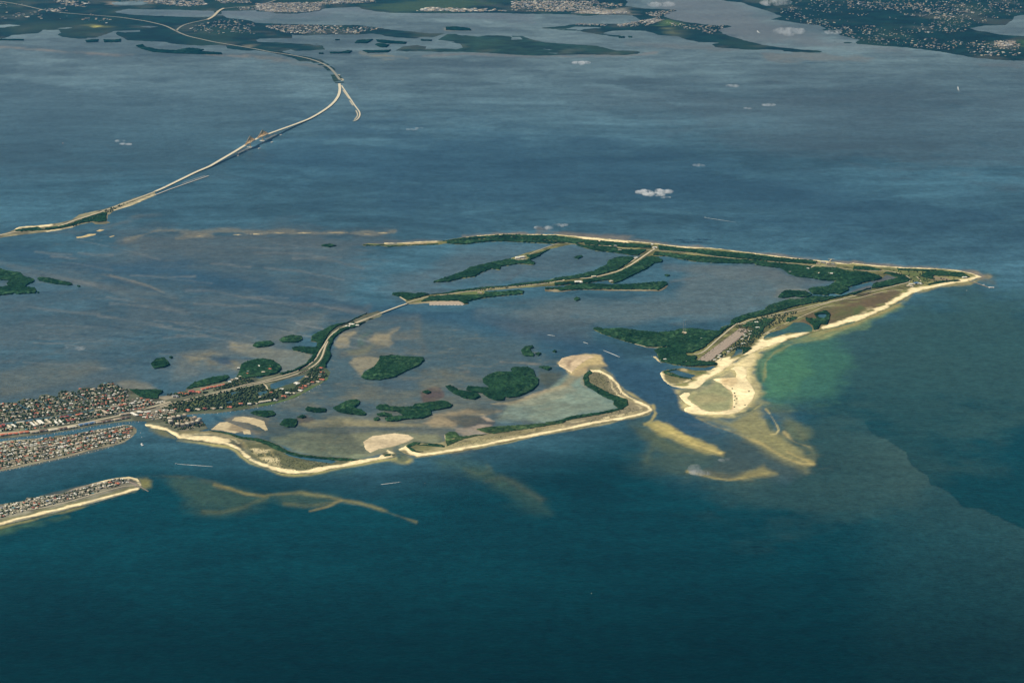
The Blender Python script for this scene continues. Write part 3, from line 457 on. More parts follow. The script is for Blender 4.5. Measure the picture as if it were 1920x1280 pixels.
wood(S('D2', 1630,330, 1680,322, 1710,332, 1640,342), 'small shrub patch at the right tip of the barrier spit', h=3, jit=.3)
T2 = S('B1', -150,835, 0,815, 100,800, 330,785, 500,770, 640,765, 660,745, 900,730, 1000,700, 1170,670, 1400,640, 1480,615, 1570,618, 1640,660, 1642,700, 1580,770, 1500,820, 1350,872, 1100,922, 900,977, 700,1022, 400,1087, 200,1132, 0,1172, -150,1200)
ground('canal_island', T2, base=(.20,.185,.12), label='flat island packed with houses left of the boat channel', grid=14, step=3, jit=.5, layers=[Ln(S('B1', -100,1180, 200,1128, 700,1016, 1100,916, 1500,815, 1600,745), (.36,.31,.20), .9, .9, 1), Ln(S('B1', -100,990, 500,900, 1000,820, 1450,730), (.24,.22,.17), .8, .8, .8), Ln(S('B1', -100,900, 500,840, 1000,760), (.24,.22,.17), .6, .8, .8), Ln(S('B1', -100,1080, 500,980, 1000,900, 1300,830), (.24,.22,.17), .6, .8, .8)])
T3 = S('D4', -200,600, 0,545, 300,500, 320,465, 430,465, 500,440, 600,440, 750,410, 900,350, 1200,270, 1400,225, 1550,212, 1650,235, 1692,280, 1700,340, 1650,378, 1400,452, 1000,562, 600,662, 400,707, 0,802, -200,850)
ground('beach_peninsula', T3, base=(.18,.17,.12), label='narrow beach town peninsula at the lower left', grid=10, step=3, jit=.4, layers=[
    Ln(S('D4', -200,790, 0,750, 400,655, 600,605, 1000,505, 1400,400, 1600,350), (.17,.17,.08), 2.4, .9, 1.4, .2), Ln(S('D4', -200,830, 0,775, 400,680, 600,630, 1000,532, 1400,425, 1660,358), SAND, 1.9, 1, 1.1), Ln(S('D4', 1100,300, 1400,238, 1560,222, 1660,250, 1685,320), SAND, 1.5, .9, 1.2), Ln(S('D4', 600,442, 900,360, 1200,280), (.32,.27,.2), .7, .8, .8)])
K6 = S('D1', 550,967, 600,950, 620,930, 680,908, 800,920, 900,915, 935,900, 930,850, 970,825, 1020,828, 1060,860, 1090,862, 1180,850, 1282,842, 1230,825, 1180,805, 1300,785, 1500,775, 1750,755, 1860,738, 'D3', 1000,585, 1100,570, 1200,535, 1400,510, 1530,482, 1495,450, 1500,425, 1420,392, 1290,312, 1276,270, 1285,240, 1330,203, 1400,203, 1480,243, 1540,308, 1568,355, 1620,398, 1700,433, 1765,463, 1785,490, 1745,522, 1650,547, 1400,592, 1200,632, 900,692, 600,752, 350,802, 100,832, 'D1', 700,1024, 640,1015, 600,1000, 556,978)
ground('barrier_island', K6, base=(.20,.18,.095), label='bare barrier island with a long straight white beach and hooked right end', grid=11, step=3, jit=.6, layers=[
    A(S('D3', 1300,230, 1400,215, 1500,280, 1560,380, 1700,450, 1760,490, 1600,540, 1200,610, 1000,640, 1000,600, 1200,560, 1500,510, 1560,480, 1540,420, 1320,320), (.25,.215,.13), .9, 3, .2),
    A(S('D3', 1300,230, 1380,215, 1440,250, 1460,330, 1500,400, 1380,330, 1300,290), (.13,.125,.06), .8, 3, .4), Ln(S('D3', 1470,260, 1490,330, 1520,380, 1600,420), SAND, .8, .7, 1.5), Ln(S('D3', 1560,400, 1680,450, 1740,490, 1600,525, 1400,560), DUNE, 1.5, .7, 2, .4),
    A(S('D3', 1050,610, 1400,545, 1740,490, 1620,430, 1700,500, 1500,560, 1200,620), SAND, .55, 2.5, 1), A(S('D1', 900,985, 1300,890, 1900,775, 1900,790, 1300,905, 900,1000), SAND, .6, 2.5, 1), A(S('D1', 640,950, 700,930, 900,930, 930,950, 800,980, 720,990), (.13,.14,.05), .8, 3, .3), Ln(S('D1', 900,970, 1100,920, 1300,880, 1500,840, 1900,770), DUNE, 2.4, .8, 2.5, .5),
    Ln(S('D1', 700,1018, 1000,978, 1200,943, 1500,878, 'D3', 850,690, 1000,660, 1200,620, 1400,580, 1650,535, 1740,510, 1770,490, 1755,468, 1690,442, 1610,405, 1555,360, 1530,310, 1470,252, 1400,212, 1335,210), SAND, 1.9, 1, 1.1), Ln(S('D1', 565,972, 610,958, 660,1000, 720,1008), SAND, 3.4, 1, 1.8), Ln(S('D1', 935,890, 935,850, 970,828, 1050,862, 1280,845), (.55,.46,.34), .8, .8, 1)])
wood(S('D3', 1012,583, 1100,572, 1200,537, 1400,512, 1535,482, 1500,455, 1500,428, 1420,394, 1292,314, 1280,270, 1288,240, 1330,208, 1345,225, 1320,250, 1330,300, 1480,380, 1600,420, 1605,460, 1560,492, 1420,525, 1200,562, 1080,590), 'dark shrub hook inside the right end of the barrier island', h=5)
wood(S('D1', 940,905, 935,852, 970,828, 1018,830, 1055,862, 1090,868, 1190,852, 1285,848, 1180,865, 1100,885, 950,945), 'green shrub patch near the left end of the barrier island', h=5, base=(.035,.07,.025))
wood(S('D1', 1190,806, 1300,787, 1500,777, 1750,757, 1860,740, 1920,742, 1900,758, 1700,790, 1500,820, 1340,842, 1280,835), 'long green shrub belt on the barrier island', h=5, base=(.032,.065,.025))
wood(S('D1', 615,945, 640,930, 680,910, 800,922, 900,930, 935,945, 930,955, 820,945, 700,935, 650,950, 700,985, 760,990, 720,998, 660,985), 'shrub ring at the left tip of the barrier island', h=4, jit=.5)
for p, lb, b in ((S('D2', 482,160, 540,112, 590,108, 650,130, 700,150, 745,165, 750,192, 700,190, 690,170, 640,185, 560,168), 'left tan sandbar between the spit and the mangrove islets', (.52,.43,.26)), (S('D2', 640,78, 700,72, 780,85, 835,102, 862,162, 845,168, 800,140, 740,120, 680,108, 620,100), 'curved tan sandbar between the spit and the mangrove islets', (.52,.43,.26)),
                 (S('D2', 1495,242, 1560,202, 1700,184, 1800,194, 1837,215, 1800,240, 1700,272, 1600,290, 1545,316, 1510,290), 'smooth oval sandbar beside the narrow inlet', (.60,.49,.31)),
                 (S('D3', 1100,157, 1125,120, 1200,100, 1300,95, 1370,108, 1300,135, 1240,180, 1195,228, 1150,198, 1108,178), 'tan sandbar above the hooked end of the barrier island', (.58,.45,.28))):
    ground('sandbar', p, base=b, label=lb, top=.7, grid=11, step=3, jit=.5, layers=[A(S('D2', 620,120, 720,150, 680,180, 600,170), (.14,.10,.06), .8, 2.5, .4), A(S('D3', 1150,130, 1220,130, 1180,190, 1150,180), (.20,.14,.09), .7, 2, .7), Ln(S('D3', 1105,170, 1195,226), SAND, 1, .8, 1)])
OUT = S('B8', 930,730, 975,700, 1020,700, 1028,718, 1002,745, 1040,788, 1080,812, 1130,850, 1200,872, 1280,872, 1360,858, 1405,850, 1415,780, 1410,720, 1400,690, 1335,645, 1310,620, 1225,578, 1300,570, 1440,562, 1445,530, 1430,500, 1388,488, 1440,465, 1500,465, 1540,500, 1533,570, 1583,640, 1612,700, 1590,762, 1540,822, 1460,877, 1380,897, 1200,897, 1050,890, 980,870, 972,845, 1000,830, 1040,825, 990,795, 950,762)
ground('sand_island', OUT, base=SAND, label='bright white sand island curling round a tidal pool', grid=10, step=3, jit=.6, top=1.2, layers=[
    A(S('B8', 1225,578, 1300,572, 1440,562, 1450,600, 1400,640, 1340,630), (.55,.38,.18), .8, 3, .4), Ln(S('B8', 1340,650, 1400,692, 1412,760, 1400,840, 1300,868), (.52,.33,.22), 1.6, .75, 1.6), Ln(S('B8', 1040,790, 1090,822, 1150,858, 1250,874), (.50,.34,.22), 1.2, .7, 1.4), A(S('B8', 1420,690, 1450,720, 1470,820, 1430,830, 1420,760), (.30,.27,.14), .5, 1.5, .9)])
for i, p in enumerate(S('B8', 1405,665, 1425,705, 1430,735, 1425,770, 1440,800, 1425,830, 1555,690, 1520,815, 1445,755)):
    x, y = p; canopy('dune_shrub', [(x-1.5,y-.8), (x+1.5,y-1), (x+2,y+.6), (x-1,y+.9)], label='small dark dune shrub patch on the white sand island', h=2.2, grid=7, step=1.5, jit=.3, z0=.8, cat=None, kind='stuff')
for p in (S('B8', 690,375, 720,372, 770,435, 740,420),):
    ground('sandbar', p, base=(.52,.44,.25), label='sandy strip below the large wood beside the pass', top=.6, grid=10, step=3, jit=.4)

# ------------------------------------------------------------------ sea
def sea():
    th = np.concatenate([np.linspace(-1.2, -.27, 90)[:-1], np.linspace(-.27, .27, 900), np.linspace(.27, 1.2, 90)[1:]])
    r = [1500.]
    while r[-1] < 74000:
        q = r[-1]; d = q*q/(FPX*H)*(2.1 if 8500 < q < 42000 else 8); r.append(q+max(d, 3))
    r = np.array(r); T, R = np.meshgrid(th, r); X = (R*np.sin(T)).ravel(); Y = (R*np.cos(T)).ravel()
    n, m = len(r), len(th); i = np.arange((n-1)*m).reshape(n-1, m)[:, :-1].ravel()
    F = np.c_[i, i+1, i+m+1, i+m]
    px, py = topx(X, Y)
    n1 = fbm(X/900, Y/900, 5); n2 = fbm(X/2600+7, Y/5200+2, 4); n3 = fbm(X/260+3, Y/260+9, 5, .6)
    wx = px+(fbm(X/500, Y/700+20, 4)-.5)*16+(n3-.5)*7; wy = py+(fbm(X/500+31, Y/700, 4)-.5)*8+(n3-.5)*3
    wx2 = px+(n3-.5)*6; wy2 = py+(fbm(X/200+31, Y/300, 4)-.5)*4
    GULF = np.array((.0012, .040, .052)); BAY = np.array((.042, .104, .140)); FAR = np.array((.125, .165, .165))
    dg = smooth((py-980)/260)[:, None]; C = np.tile(GULF, (len(X), 1))*(1-dg)+np.array((.0002,.017,.021))*dg  # near gulf darkens toward the bottom rows: vignette falloff painted into the colour
    bay = [(-900,880), (0,890), (260,830), (420,850), (700,880), (900,850), (1200,790), (1290,860), (1420,870), (1480,760), (1560,640), (1750,560), (1900,560), (2900,700), (2900,-400), (-900,-400)]
    d = seg_dist(px, py, bay, True); d = np.where(inside(px, py, bay), -d, d); a = smooth((90-d)/150)[:, None]
    C = C*(1-a)+BAY*a
    a = smooth((330-py)/330)[:, None]; C = C*(1-a)+FAR*a  # far water pales with distance: grazing sky reflection painted into the base colour
    # large tonal streaks drawn out by the tide
    st = fbm(X/3000+n1*1.5, Y/1500+n1*2, 5); s_b = fbm(X/6500+n2*2, Y/2600+n1*.8+3, 4); s_f = fbm(X/1100+n1*2.5, Y/420+n2*4+7, 4)
    s_g = fbm(X/420+n1*3, Y/130+n2*5+7, 4, .6)
    gf = np.clip((py-700)/300, 0, 1); am = 1-.55*gf
    for nn, ak, lo in ((st, .36, .25), (s_b, .20, .3), (s_f, .22, .3), (s_g, .24, .3)): C *= (1+ak*am*(smooth((nn-lo)/(1-2*lo))-.5)*2*.6)[:, None]
    TAN = (.25,.215,.13); PTAN = (.33,.255,.15); OLV = (.10,.125,.055); YEL = (.50,.41,.13); DEEP = (.026,.070,.112); EMR = (.050,.170,.090); BRN = (.085,.060,.055); GG = (.18,.24,.185); SH_ = (.74,.62,.33)
    L = [
     # deep blue bands of the open bay
     A([(480,250),(900,235),(1500,330),(1960,420),(1960,470),(1300,420),(900,390),(560,350)], (.020,.056,.092), .55, 55), A([(-60,150),(500,150),(560,240),(400,300),(-60,330)], (.045,.078,.092), .45, 40), A([(1100,180),(1960,150),(1960,330),(1500,290)], (.075,.098,.105), .4, 50), A([(0,520),(300,560),(620,610),(500,640),(0,600)], (.03,.06,.085), .4, 25, .4),
     # streaky flats at left
     A([(-50,520),(250,440),(600,440),(700,480),(650,560),(560,640),(420,700),(200,740),(-50,760)], (.074, .106, .120), .8, 30, .6), A([(200,430),(500,425),(730,440),(700,470),(520,480),(300,500),(210,470)], (.085,.095,.09), .6, 18, .3),
     A([(540,650),(620,600),(700,600),(640,560),(560,600),(330,670),(320,720),(480,700)], TAN, .3, 14, .8), A([(300,760),(250,700),(60,720),(-40,700),(0,760)], (.075,.085,.075), .6, 12, .5), A(S('B1', 1400,110, 1560,180, 1900,190, 1800,120, 1500,90), TAN, .55, 5, .2),
     Ln([(-60,500),(0,508),(130,525),(260,548),(330,556)], (.12,.125,.11), 3, .5, 7, .3), Ln([(195,515),(235,525),(300,545)], (.15,.145,.12), 1.5, .7, 4), Ln([(70,432),(150,436),(210,425),(260,405),(330,395)], (.12,.12,.10), 2, .5, 4, .3), Ln([(235,450),(300,432),(420,434),(560,436),(740,437)], TAN, 2.5, .6, 3, .3), Ln([(330,446),(400,441)], TAN, 2, .5, 3),
     # tidal channel and pass
     Ln([(-50,468),(150,490),(330,510),(500,545),(640,585),(740,600)], DEEP, 13, .75, 20), Ln([(740,600),(900,600),(1040,632),(1130,670),(1210,730),(1290,800),(1390,860),(1470,880)], DEEP, 20, .85, 13), A([(1190,680),(1240,690),(1280,760),(1340,800),(1430,850),(1500,880),(1420,890),(1300,850),(1230,780),(1160,700)], DEEP, .9, 7), A(S('D1', -20,785, 400,778, 700,788, 960,812, 930,832, 500,826, 100,832, -60,840, -400,850, -520,860, -500,830, -200,805), (.030,.075,.095), .85, 3.5), A(S('D1', 300,450, 560,400, 900,370, 1240,345, 1230,400, 900,430, 560,500, 420,560), (.03,.06,.10), .6, 8),
     Ln(S('H', 880,418, 1000,418, 1200,455, 1500,492, 1740,520), (.125,.145,.15), 1.5, .6, 3.5), Ln(S('H', 520,345, 640,372, 780,425), (.20,.19,.15), .9, .8, 2), Ln(S('H', 0,290, 160,320, 400,380, 640,450, 900,520), (.13,.14,.13), 2, .5, 5, .3), A(S('H', 850,720, 1000,698, 1100,735, 1190,765, 1120,800, 1000,790, 900,762), (.21,.19,.12), .7, 5, .75), A(S('H', 1080,650, 1300,695, 1490,700, 1470,775, 1340,805, 1330,760, 1230,730, 1090,700), (.21,.19,.12), .75, 5, .8), A(S('H', 0,800, 200,760, 460,745, 520,790, 300,850, 0,920), (.14,.14,.10), .6, 8, .5), A(S('H', 1000,740, 1080,740, 1130,775, 1060,765), (.035,.065,.10), .7, 3),
     # lagoon in front
     A(S('G', 860,80, 1250,60, 1560,190, 1450,250, 1100,250, 900,190), (.040,.100,.145), .6, 18), A(S('G', 1040,290, 1500,270, 1620,250, 1640,300, 1300,400, 1100,420, 900,400), (.06,.10,.115), .4, 14),
     A([(640,600),(780,600),(1000,640),(1060,700),(1060,760),(860,850),(700,870),(560,850),(450,800),(500,770),(620,720)], (.070,.106,.114), .8, 14, .3), A(S('D7', 600,520, 850,460, 870,520, 760,600, 740,700, 600,735, 535,680), TAN, .85, 4, .45), A(S('D7', 1030,620, 1150,520, 1480,470, 1400,600, 1350,720, 1180,700), TAN, .95, 4, .75), A(S('D7', 780,960, 830,880, 1000,850, 1200,870, 1180,1000, 1000,1080, 970,1170, 880,1120, 850,1050), TAN, .9, 4, .45), A(S('D7', 700,780, 960,740, 1120,690, 1050,800, 900,850, 750,830), (.14,.15,.085), .7, 4, .5), A(S('D7', 880,560, 1080,500, 960,640, 1000,700, 900,730), (.045,.12,.10), .6, 5),
     A(S('D1', 720,760, 850,690, 1000,650, 1130,625, 1400,660, 1250,700, 1000,720, 1060,760, 1000,800, 850,800), PTAN, .95, 4, .4), A(S('D1', 1330,600, 1500,575, 1600,545, 1760,480, 1920,450, 1900,540, 1700,590, 1500,615), (.30,.24,.15), .9, 3.5, .55), A(S('D1', 150,560, 180,520, 330,515, 260,540, 200,570), TAN, .7, 4), A(S('D1', -20,715, 150,710, 350,760, 700,770, 730,755, 1000,800, 700,785, 300,780, -30,780), (.20,.19,.10), .75, 4, .3), A(S('D1', 730,500, 800,460, 880,428, 930,540, 860,580, 760,580), BRN, .85, 3.5), A(S('D1', 850,700, 1080,680, 1240,700, 1340,760, 1280,830, 1100,800, 950,730), (.055,.055,.058), .9, 3, .25),
     A(S('D1', 1020,800, 1180,790, 1200,770, 1310,778, 1200,805, 1280,838, 1090,860, 1020,820), (.34,.27,.20), .85, 2.5, .6), A(S('D1', 1220,700, 1260,700, 1340,745, 1280,745), (.36,.28,.20), .9, 1.5), Ln(S('D1', 1390,255, 1560,262, 1720,275), (.20,.17,.12), 1, .6, 3), Ln(S('D1', 1000,325, 1130,330), (.17,.14,.10), 1, .5, 3),
     A(S('D1', 1700,330, 1900,330, 1870,420, 1780,470, 1700,420), (.065,.075,.05), .8, 6, .3), A(S('D1', -60,840, 300,832, 700,832, 930,850, 925,915, 680,905, 600,945, 450,985, 330,1000, 250,1040, 150,1020, -60,1000, -200,960), (.125,.145,.075), .85, 5, .55), A(S('D2', 880,215, 1080,185, 1500,185, 1490,250, 1530,330, 1450,350, 1200,330, 1050,290), (.125,.15,.085), .75, 5, .5), A(S('D1', 680,870, 830,850, 830,880, 750,900), (.24,.22,.10), .8, 3),
     A(S('D3', 1010,575, 880,560, 930,440, 1060,330, 1180,240, 1290,235, 1290,320, 1500,430, 1530,480, 1200,535), GG, .85, 6, .25), A(S('D3', 1060,400, 1130,300, 1230,210, 1300,205, 1200,300, 1140,360), (.24,.20,.11), .7, 4, .3), A(S('D3', 1100,155, 1300,92, 1400,105, 1455,175, 1390,190, 1320,180, 1250,240, 1190,230), (.42,.33,.15), .9, 3), A(S('D3', 1330,180, 1440,165, 1470,200, 1420,195, 1300,200), (.09,.10,.08), .5, 4), Ln(S('D3', 1225,230, 1290,200), (.34,.26,.13), 2, .8, 2.5), Ln(S('D3', 1270,250, 1268,300, 1300,330), (.22,.20,.13), 1.5, .6, 2.5),
     A(S('D2', 480,165, 545,105, 640,72, 720,68, 850,100, 875,165, 800,192, 700,200), (.15,.13,.09), .8, 3, .2), A(S('D2', 1060,80, 1120,75, 1160,100, 1090,125, 1060,110), (.09,.075,.06), .8, 3), A(S('D2', 450,150, 560,80, 700,50, 900,90, 960,160, 870,180), (.09,.10,.085), .5, 8),
     Ln(S('G', 250,450, 300,470, 380,488, 700,486, 1000,486, 1130,492), (.026,.078,.112), 3.2, .95, 2.2), A(S('G', 460,520, 560,503, 780,500, 950,500, 1100,500, 1080,540, 1000,530, 860,590, 700,590, 560,575, 500,545), (.19,.21,.125), .75, 5, .3), A(S('G', 560,470, 700,455, 860,462, 1000,465, 1100,478, 900,480, 600,482), (.26,.23,.12), .8, 3, .2), A(S('G', 1280,395, 1400,375, 1560,320, 1600,340, 1480,390, 1380,405), (.33,.27,.15), .85, 3, .4), A(S('G', 1340,400, 1580,330, 1640,340, 1740,410, 1500,450, 1300,450), (.17,.215,.165), .75, 6, .3),
     A([(560,700),(700,640),(1000,740),(1100,760),(1040,800),(860,850),(700,860),(480,800)], (.16,.145,.085), .5, 10, .95), A([(860,770),(1000,720),(1120,700),(1160,770),(1000,800),(860,830)], (.045,.055,.045), .45, 8, 1), A([(440,770),(640,780),(700,850),(620,860),(500,830)], (.05,.065,.05), .5, 6, 1), A([(640,600),(790,590),(800,660),(700,690),(620,700)], (.17,.15,.10), .4, 9, .9),
     # upper lagoons
     A(S('B6', 0,290, 480,300, 780,350, 1000,450, 1450,515, 1130,570, 760,580, 600,440, 200,420, -600,340), (.13,.13,.115), .7, 8, .35), A(S('B6', 680,700, 780,560, 1000,560, 1150,600, 1180,660, 900,720), TAN, .6, 5), A([(1000,600),(1200,610),(1400,590),(1480,560),(1500,520),(1300,500),(1270,560),(1060,570),(900,580)], (.115,.145,.145), .75, 16, .2), A(S('B6', 1600,640, 1900,520, 1920,500, 'B7', 200,380, 350,330, 350,280, 540,330, 230,390, 200,460, 0,520), (.13,.12,.11), .9, 2),
     A([(860,470),(1060,462),(1200,470),(1140,490),(1060,520),(840,545),(760,560),(700,540)], (.085,.110,.120), .6, 14, .3), Ln(S('B5', 600,480, 1300,640, 1900,560), (.11,.11,.10), 1.5, .0, 4), Ln(S('B5', 1390,640, 1600,600, 1800,570), (.13,.12,.10), 1.5, .6, 4), A([(740,545),(850,545),(1000,500),(960,530),(850,560)], (.09,.10,.10), .5, 7, .4), Ln([(690,575),(680,583),(560,572)], (.11,.11,.10), 4, .5, 6, .3),
     A([(1060,578),(1120,600),(1110,640),(980,640),(900,600)], (.10,.10,.09), .4, 14, .5),
     # emerald water
     A(S('E', 820,600, 900,470, 1200,420, 1500,330, 1900,300, 2100,600, 1800,900, 1500,960, 1300,880, 1100,800, 900,800, 830,740), (.034,.084,.078), .75, 70),
     A(S('E', 830,700, 840,580, 900,500, 1060,490, 1180,560, 1200,680, 1140,760, 980,790, 880,780), (.042,.135,.085), .8, 26), A(S('E', 830,680, 845,600, 900,540, 990,540, 1030,620, 990,700, 900,750, 840,740), (.062,.175,.090), .75, 17),
     A(S('E', 800,640, 810,560, 850,530, 1000,475, 1200,425, 1400,345, 1410,360, 1240,445, 1060,498, 920,535, 850,600, 830,660), (.13,.20,.085), .6, 5),
     # pass shoals
     A(S('E', 330,840, 560,900, 1000,780, 1180,800, 1300,860, 1470,970, 1560,1080, 1500,1200, 1200,1250, 800,1200, 500,1130, 330,1000), (.040,.080,.070), .6, 34),
     A(S('E', 560,812, 700,818, 800,762, 830,770, 860,800, 900,870, 990,930, 1050,1005, 1020,1040, 930,1000, 800,920, 680,865), (.28,.255,.10), .85, 6, .1), A(S('E', 820,740, 880,770, 960,780, 1040,860, 1060,960, 1000,940, 930,880, 880,800), (.13,.15,.07), .7, 9, .2),
     A(S('E', 660,860, 800,925, 930,1005, 1040,1030, 1000,1060, 860,1060, 700,1085, 560,1060, 640,990, 720,930), (.050,.072,.062), .75, 8), A(S('E', 400,880, 560,930, 670,980, 560,1060, 700,1090, 860,1060, 700,1110, 500,1100, 380,1000), (.055,.088,.062), .7, 14, .2),
     Ln(S('E', 565,815, 640,850, 740,885, 840,930, 930,985, 1000,1010, 1048,1012), (.40,.33,.13), 1.6, .85, 3.2), Ln(S('E', 850,783, 872,805, 893,840, 905,870, 893,888, 870,890), (.52,.44,.19), 1.2, .95, 1.8), A(S('E', 850,800, 880,830, 890,870, 870,880, 850,840), (.045,.085,.065), .7, 2.5), Ln(S('E', 925,880, 950,905, 985,925, 1035,940), (.38,.31,.13), 1.8, .85, 3), Ln(S('E', 940,960, 990,985, 1045,1005), (.42,.34,.13), 1.6, .8, 3), Ln(S('E', 985,860, 1040,920, 1060,980), (.12,.13,.07), 3, .5, 6),
     A(S('E', 590,800, 700,805, 760,775, 815,775, 805,795, 720,818, 600,815), (.08,.11,.07), .75, 2.5), Ln(S('E', 640,812, 720,815, 790,795, 830,765), (.40,.36,.15), .9, .8, 1.5),
     A(S('E', 720,1068, 790,1035, 850,1020, 905,1050, 860,1060, 760,1078), (.34,.29,.10), .75, 4, .2), Ln(S('E', 525,1042, 570,1052, 640,1070, 690,1078, 760,1068, 860,1048), (.40,.33,.12), 1.5, .85, 3), A(S('E', 525,1035, 600,1030, 700,1050, 850,1030, 870,1050, 700,1080, 580,1066), (.14,.13,.065), .7, 6),
     A(S('E', 345,845, 400,830, 440,838, 500,870, 580,910, 640,945, 668,968, 600,962, 520,935, 440,900, 380,875), YEL, .9, 3.2, .12), Ln(S('E', 400,850, 470,885, 560,930, 620,950, 665,968), (.58,.46,.17), 1.2, .9, 2), Ln(S('E', 385,770, 395,800, 380,830, 350,850), YEL, 2, .8, 3), A(S('E', 300,850, 380,860, 480,920, 600,970, 500,980, 400,960, 360,1000, 350,920), (.10,.12,.055), .7, 10, .3),
     # tidal delta sand
     A(S('D5', 200,600, 370,600, 420,540, 520,470, 660,400, 770,330, 860,285, 1000,262, 960,290, 850,350, 790,420, 765,500, 770,540, 805,580, 800,625, 745,700, 700,745, 620,780, 450,785, 340,770, 260,700, 240,640), (.56,.48,.22), .95, 5), A(S('D5', 560,450, 700,390, 780,330, 770,420, 740,470, 740,540, 790,590, 780,650, 740,690, 760,600, 700,500, 660,455), SH_, .95, 4), A(S('D5', 740,520, 830,620, 800,660, 850,690, 780,700, 740,720), (.28,.26,.12), .8, 5, .3),
     A(S('D5', 320,650, 400,625, 480,560, 540,560, 600,620, 612,700, 590,745, 480,750, 400,715, 340,680), (.27,.285,.14), .9, 6), A(S('D5', 360,660, 480,640, 580,660, 560,680, 400,690), (.36,.31,.15), .7, 7), A(S('D5', 390,600, 420,560, 480,520, 560,485, 640,455, 620,470, 560,510, 510,530, 480,560, 420,590), (.12,.17,.11), .85, 3), A(S('D5', 500,530, 610,475, 640,510, 630,560, 560,560), (.28,.26,.15), .8, 3), A(S('D5', 570,430, 650,390, 740,360, 700,390, 620,430), (.16,.19,.12), .7, 2.5), A(S('D5', 250,600, 380,605, 300,625, 280,690, 240,650), (.11,.13,.08), .8, 5), Ln(S('D5', 480,545, 490,560, 450,590, 380,600), (.34,.31,.17), 1.4, .7, 2.5),
     Ln(S('E', 848,650, 850,590, 890,545, 960,515, 1080,490, 1230,430, 1350,370, 1440,330), (.26,.27,.11), 1.2, .8, 2.2), Ln(S('D5', 822,548, 825,480, 850,410, 905,350, 1010,300, 1200,240, 1422,178, 'B7', 0,905, 350,752, 560,642, 660,595), (.20,.22,.085), 1.6, .7, 2.6), Ln(S('D5', 800,548, 790,470, 810,400, 880,340, 960,305), (.03,.095,.065), 2.2, .75, 3), Ln(S('B7', 1530,325, 1400,390, 1200,402, 900,475, 740,520, 500,660, 350,735, 0,880, 'B6', 1500,1050, 1260,1110), (.30,.25,.09), 1.6, .85, 2), Ln(S('D5', 960,300, 1100,258, 1200,225), (.26,.25,.10), 2.6, .8, 3), Ln(S('B7', 1450,290, 1540,322, 1620,325), (.26,.22,.12), 2.6, .85, 3), A(S('B7', 1400,350, 1560,320, 1700,350, 1720,440, 1600,400), (.10,.10,.06), .55, 6), Ln(S('B7', 1600,555, 1750,575, 1920,600), (.02,.045,.05), 1, .35, 3),
     # beach fringes of the near islands
     Ln(beachN[9:], (.22,.18,.13), 2.6, .8, 2.6), Ln(S('B5', -200,30, 0,40, 340,70, 700,100, 1100,145), (.15,.13,.10), 3, .7, 4), Ln(beachN[:8], (.13,.12,.10), 2, .6, 3), Ln(S('D1', 1920,805, 1500,890, 1200,955, 1000,990, 800,1020, 700,1030), (.32,.27,.09), 1.5, .85, 2.2), Ln(S('D3', 1330,200, 1400,198, 1490,240, 1575,350, 1700,428, 1790,488, 1750,525, 1650,550, 1000,670), (.28,.24,.10), 1.5, .8, 2.4), A(S('D1', 540,985, 640,1020, 690,1030, 690,1075, 640,1105, 570,1100, 480,1070, 400,1060, 530,1030), (.30,.27,.10), .9, 4), A(S('D1', 560,990, 610,1010, 640,1050, 600,1080, 545,1060, 545,1010), (.09,.12,.075), .8, 4), Ln(S('D1', 545,945, 520,960, 560,1020), (.05,.09,.08), 3.5, .7, 3),
     A(S('D1', 700,1040, 900,1010, 1100,1060, 1300,1150, 1400,1260, 1200,1200, 900,1120), (.06,.10,.05), .6, 14, .3),
     Ln(S('D2', 1712,350, 1600,368, 1400,408, 1250,438, 1150,458, 1040,466, 950,458, 850,424, 740,380, 680,332, 640,290, 600,272, 400,248, 262,232), (.30,.27,.10), 1.8, .85, 2.6), A(S('D2', 45,140, 60,175, 120,185, 200,215, 260,235, 250,205, 160,165), (.16,.155,.07), .9, 5), A(S('D2', 1040,465, 1250,445, 1500,400, 1700,350, 1800,400, 1500,430, 1200,480), (.045,.085,.05), .6, 9),
     Ln(S('D4', -200,870, 0,815, 400,720, 1000,575, 1400,465, 1660,385), (.26,.24,.085), 2, .85, 2.4), Ln(S('D4', -200,905, 0,855, 400,770, 800,690), (.055,.11,.055), 5, .75, 6), A(S('D4', 1640,225, 1800,225, 1850,280, 1840,350, 1740,395, 1680,360, 1680,290), (.20,.19,.065), .95, 4), Ln(S('D4', 1500,215, 1900,215, 2200,230), (.10,.11,.05), 2, .6, 7), Ln(S('D4', 300,500, 900,350, 1500,212), (.15,.13,.08), 1, .5, 2), Ln(S('B1', -100,1195, 400,1095, 1100,930, 1500,830), (.13,.12,.07), 1, .6, 2),
     # ribbons in the foreground
     A(S('D6', 60,70, 200,85, 320,118, 540,175, 480,215, 400,240, 320,248, 240,240, 160,205, 110,150), (.046,.086,.058), .8, 12), Ln(S('D6', 300,118, 380,140, 440,162, 545,176), (.30,.25,.085), 1.4, .75, 4), Ln(S('D6', 545,172, 420,228, 330,247, 250,243), (.09,.10,.045), 1.5, .6, 5), A(S('D6', 540,168, 700,155, 880,183, 800,205, 720,216, 620,205), (.055,.092,.058), .7, 6), Ln(S('D6', 545,168, 700,156, 800,168, 885,186, 960,200, 1050,228, 1130,258, 1230,290), (.22,.20,.075), 1.2, .75, 4), Ln(S('D6', 740,238, 820,218, 850,200, 885,188), (.24,.20,.08), 1, .8, 2.5), Ln(S('D6', 620,205, 720,216, 840,200), (.12,.12,.05), 1, .6, 4), Ln(S('D6', 60,80, 200,85, 320,120), (.09,.09,.05), 2, .5, 7),
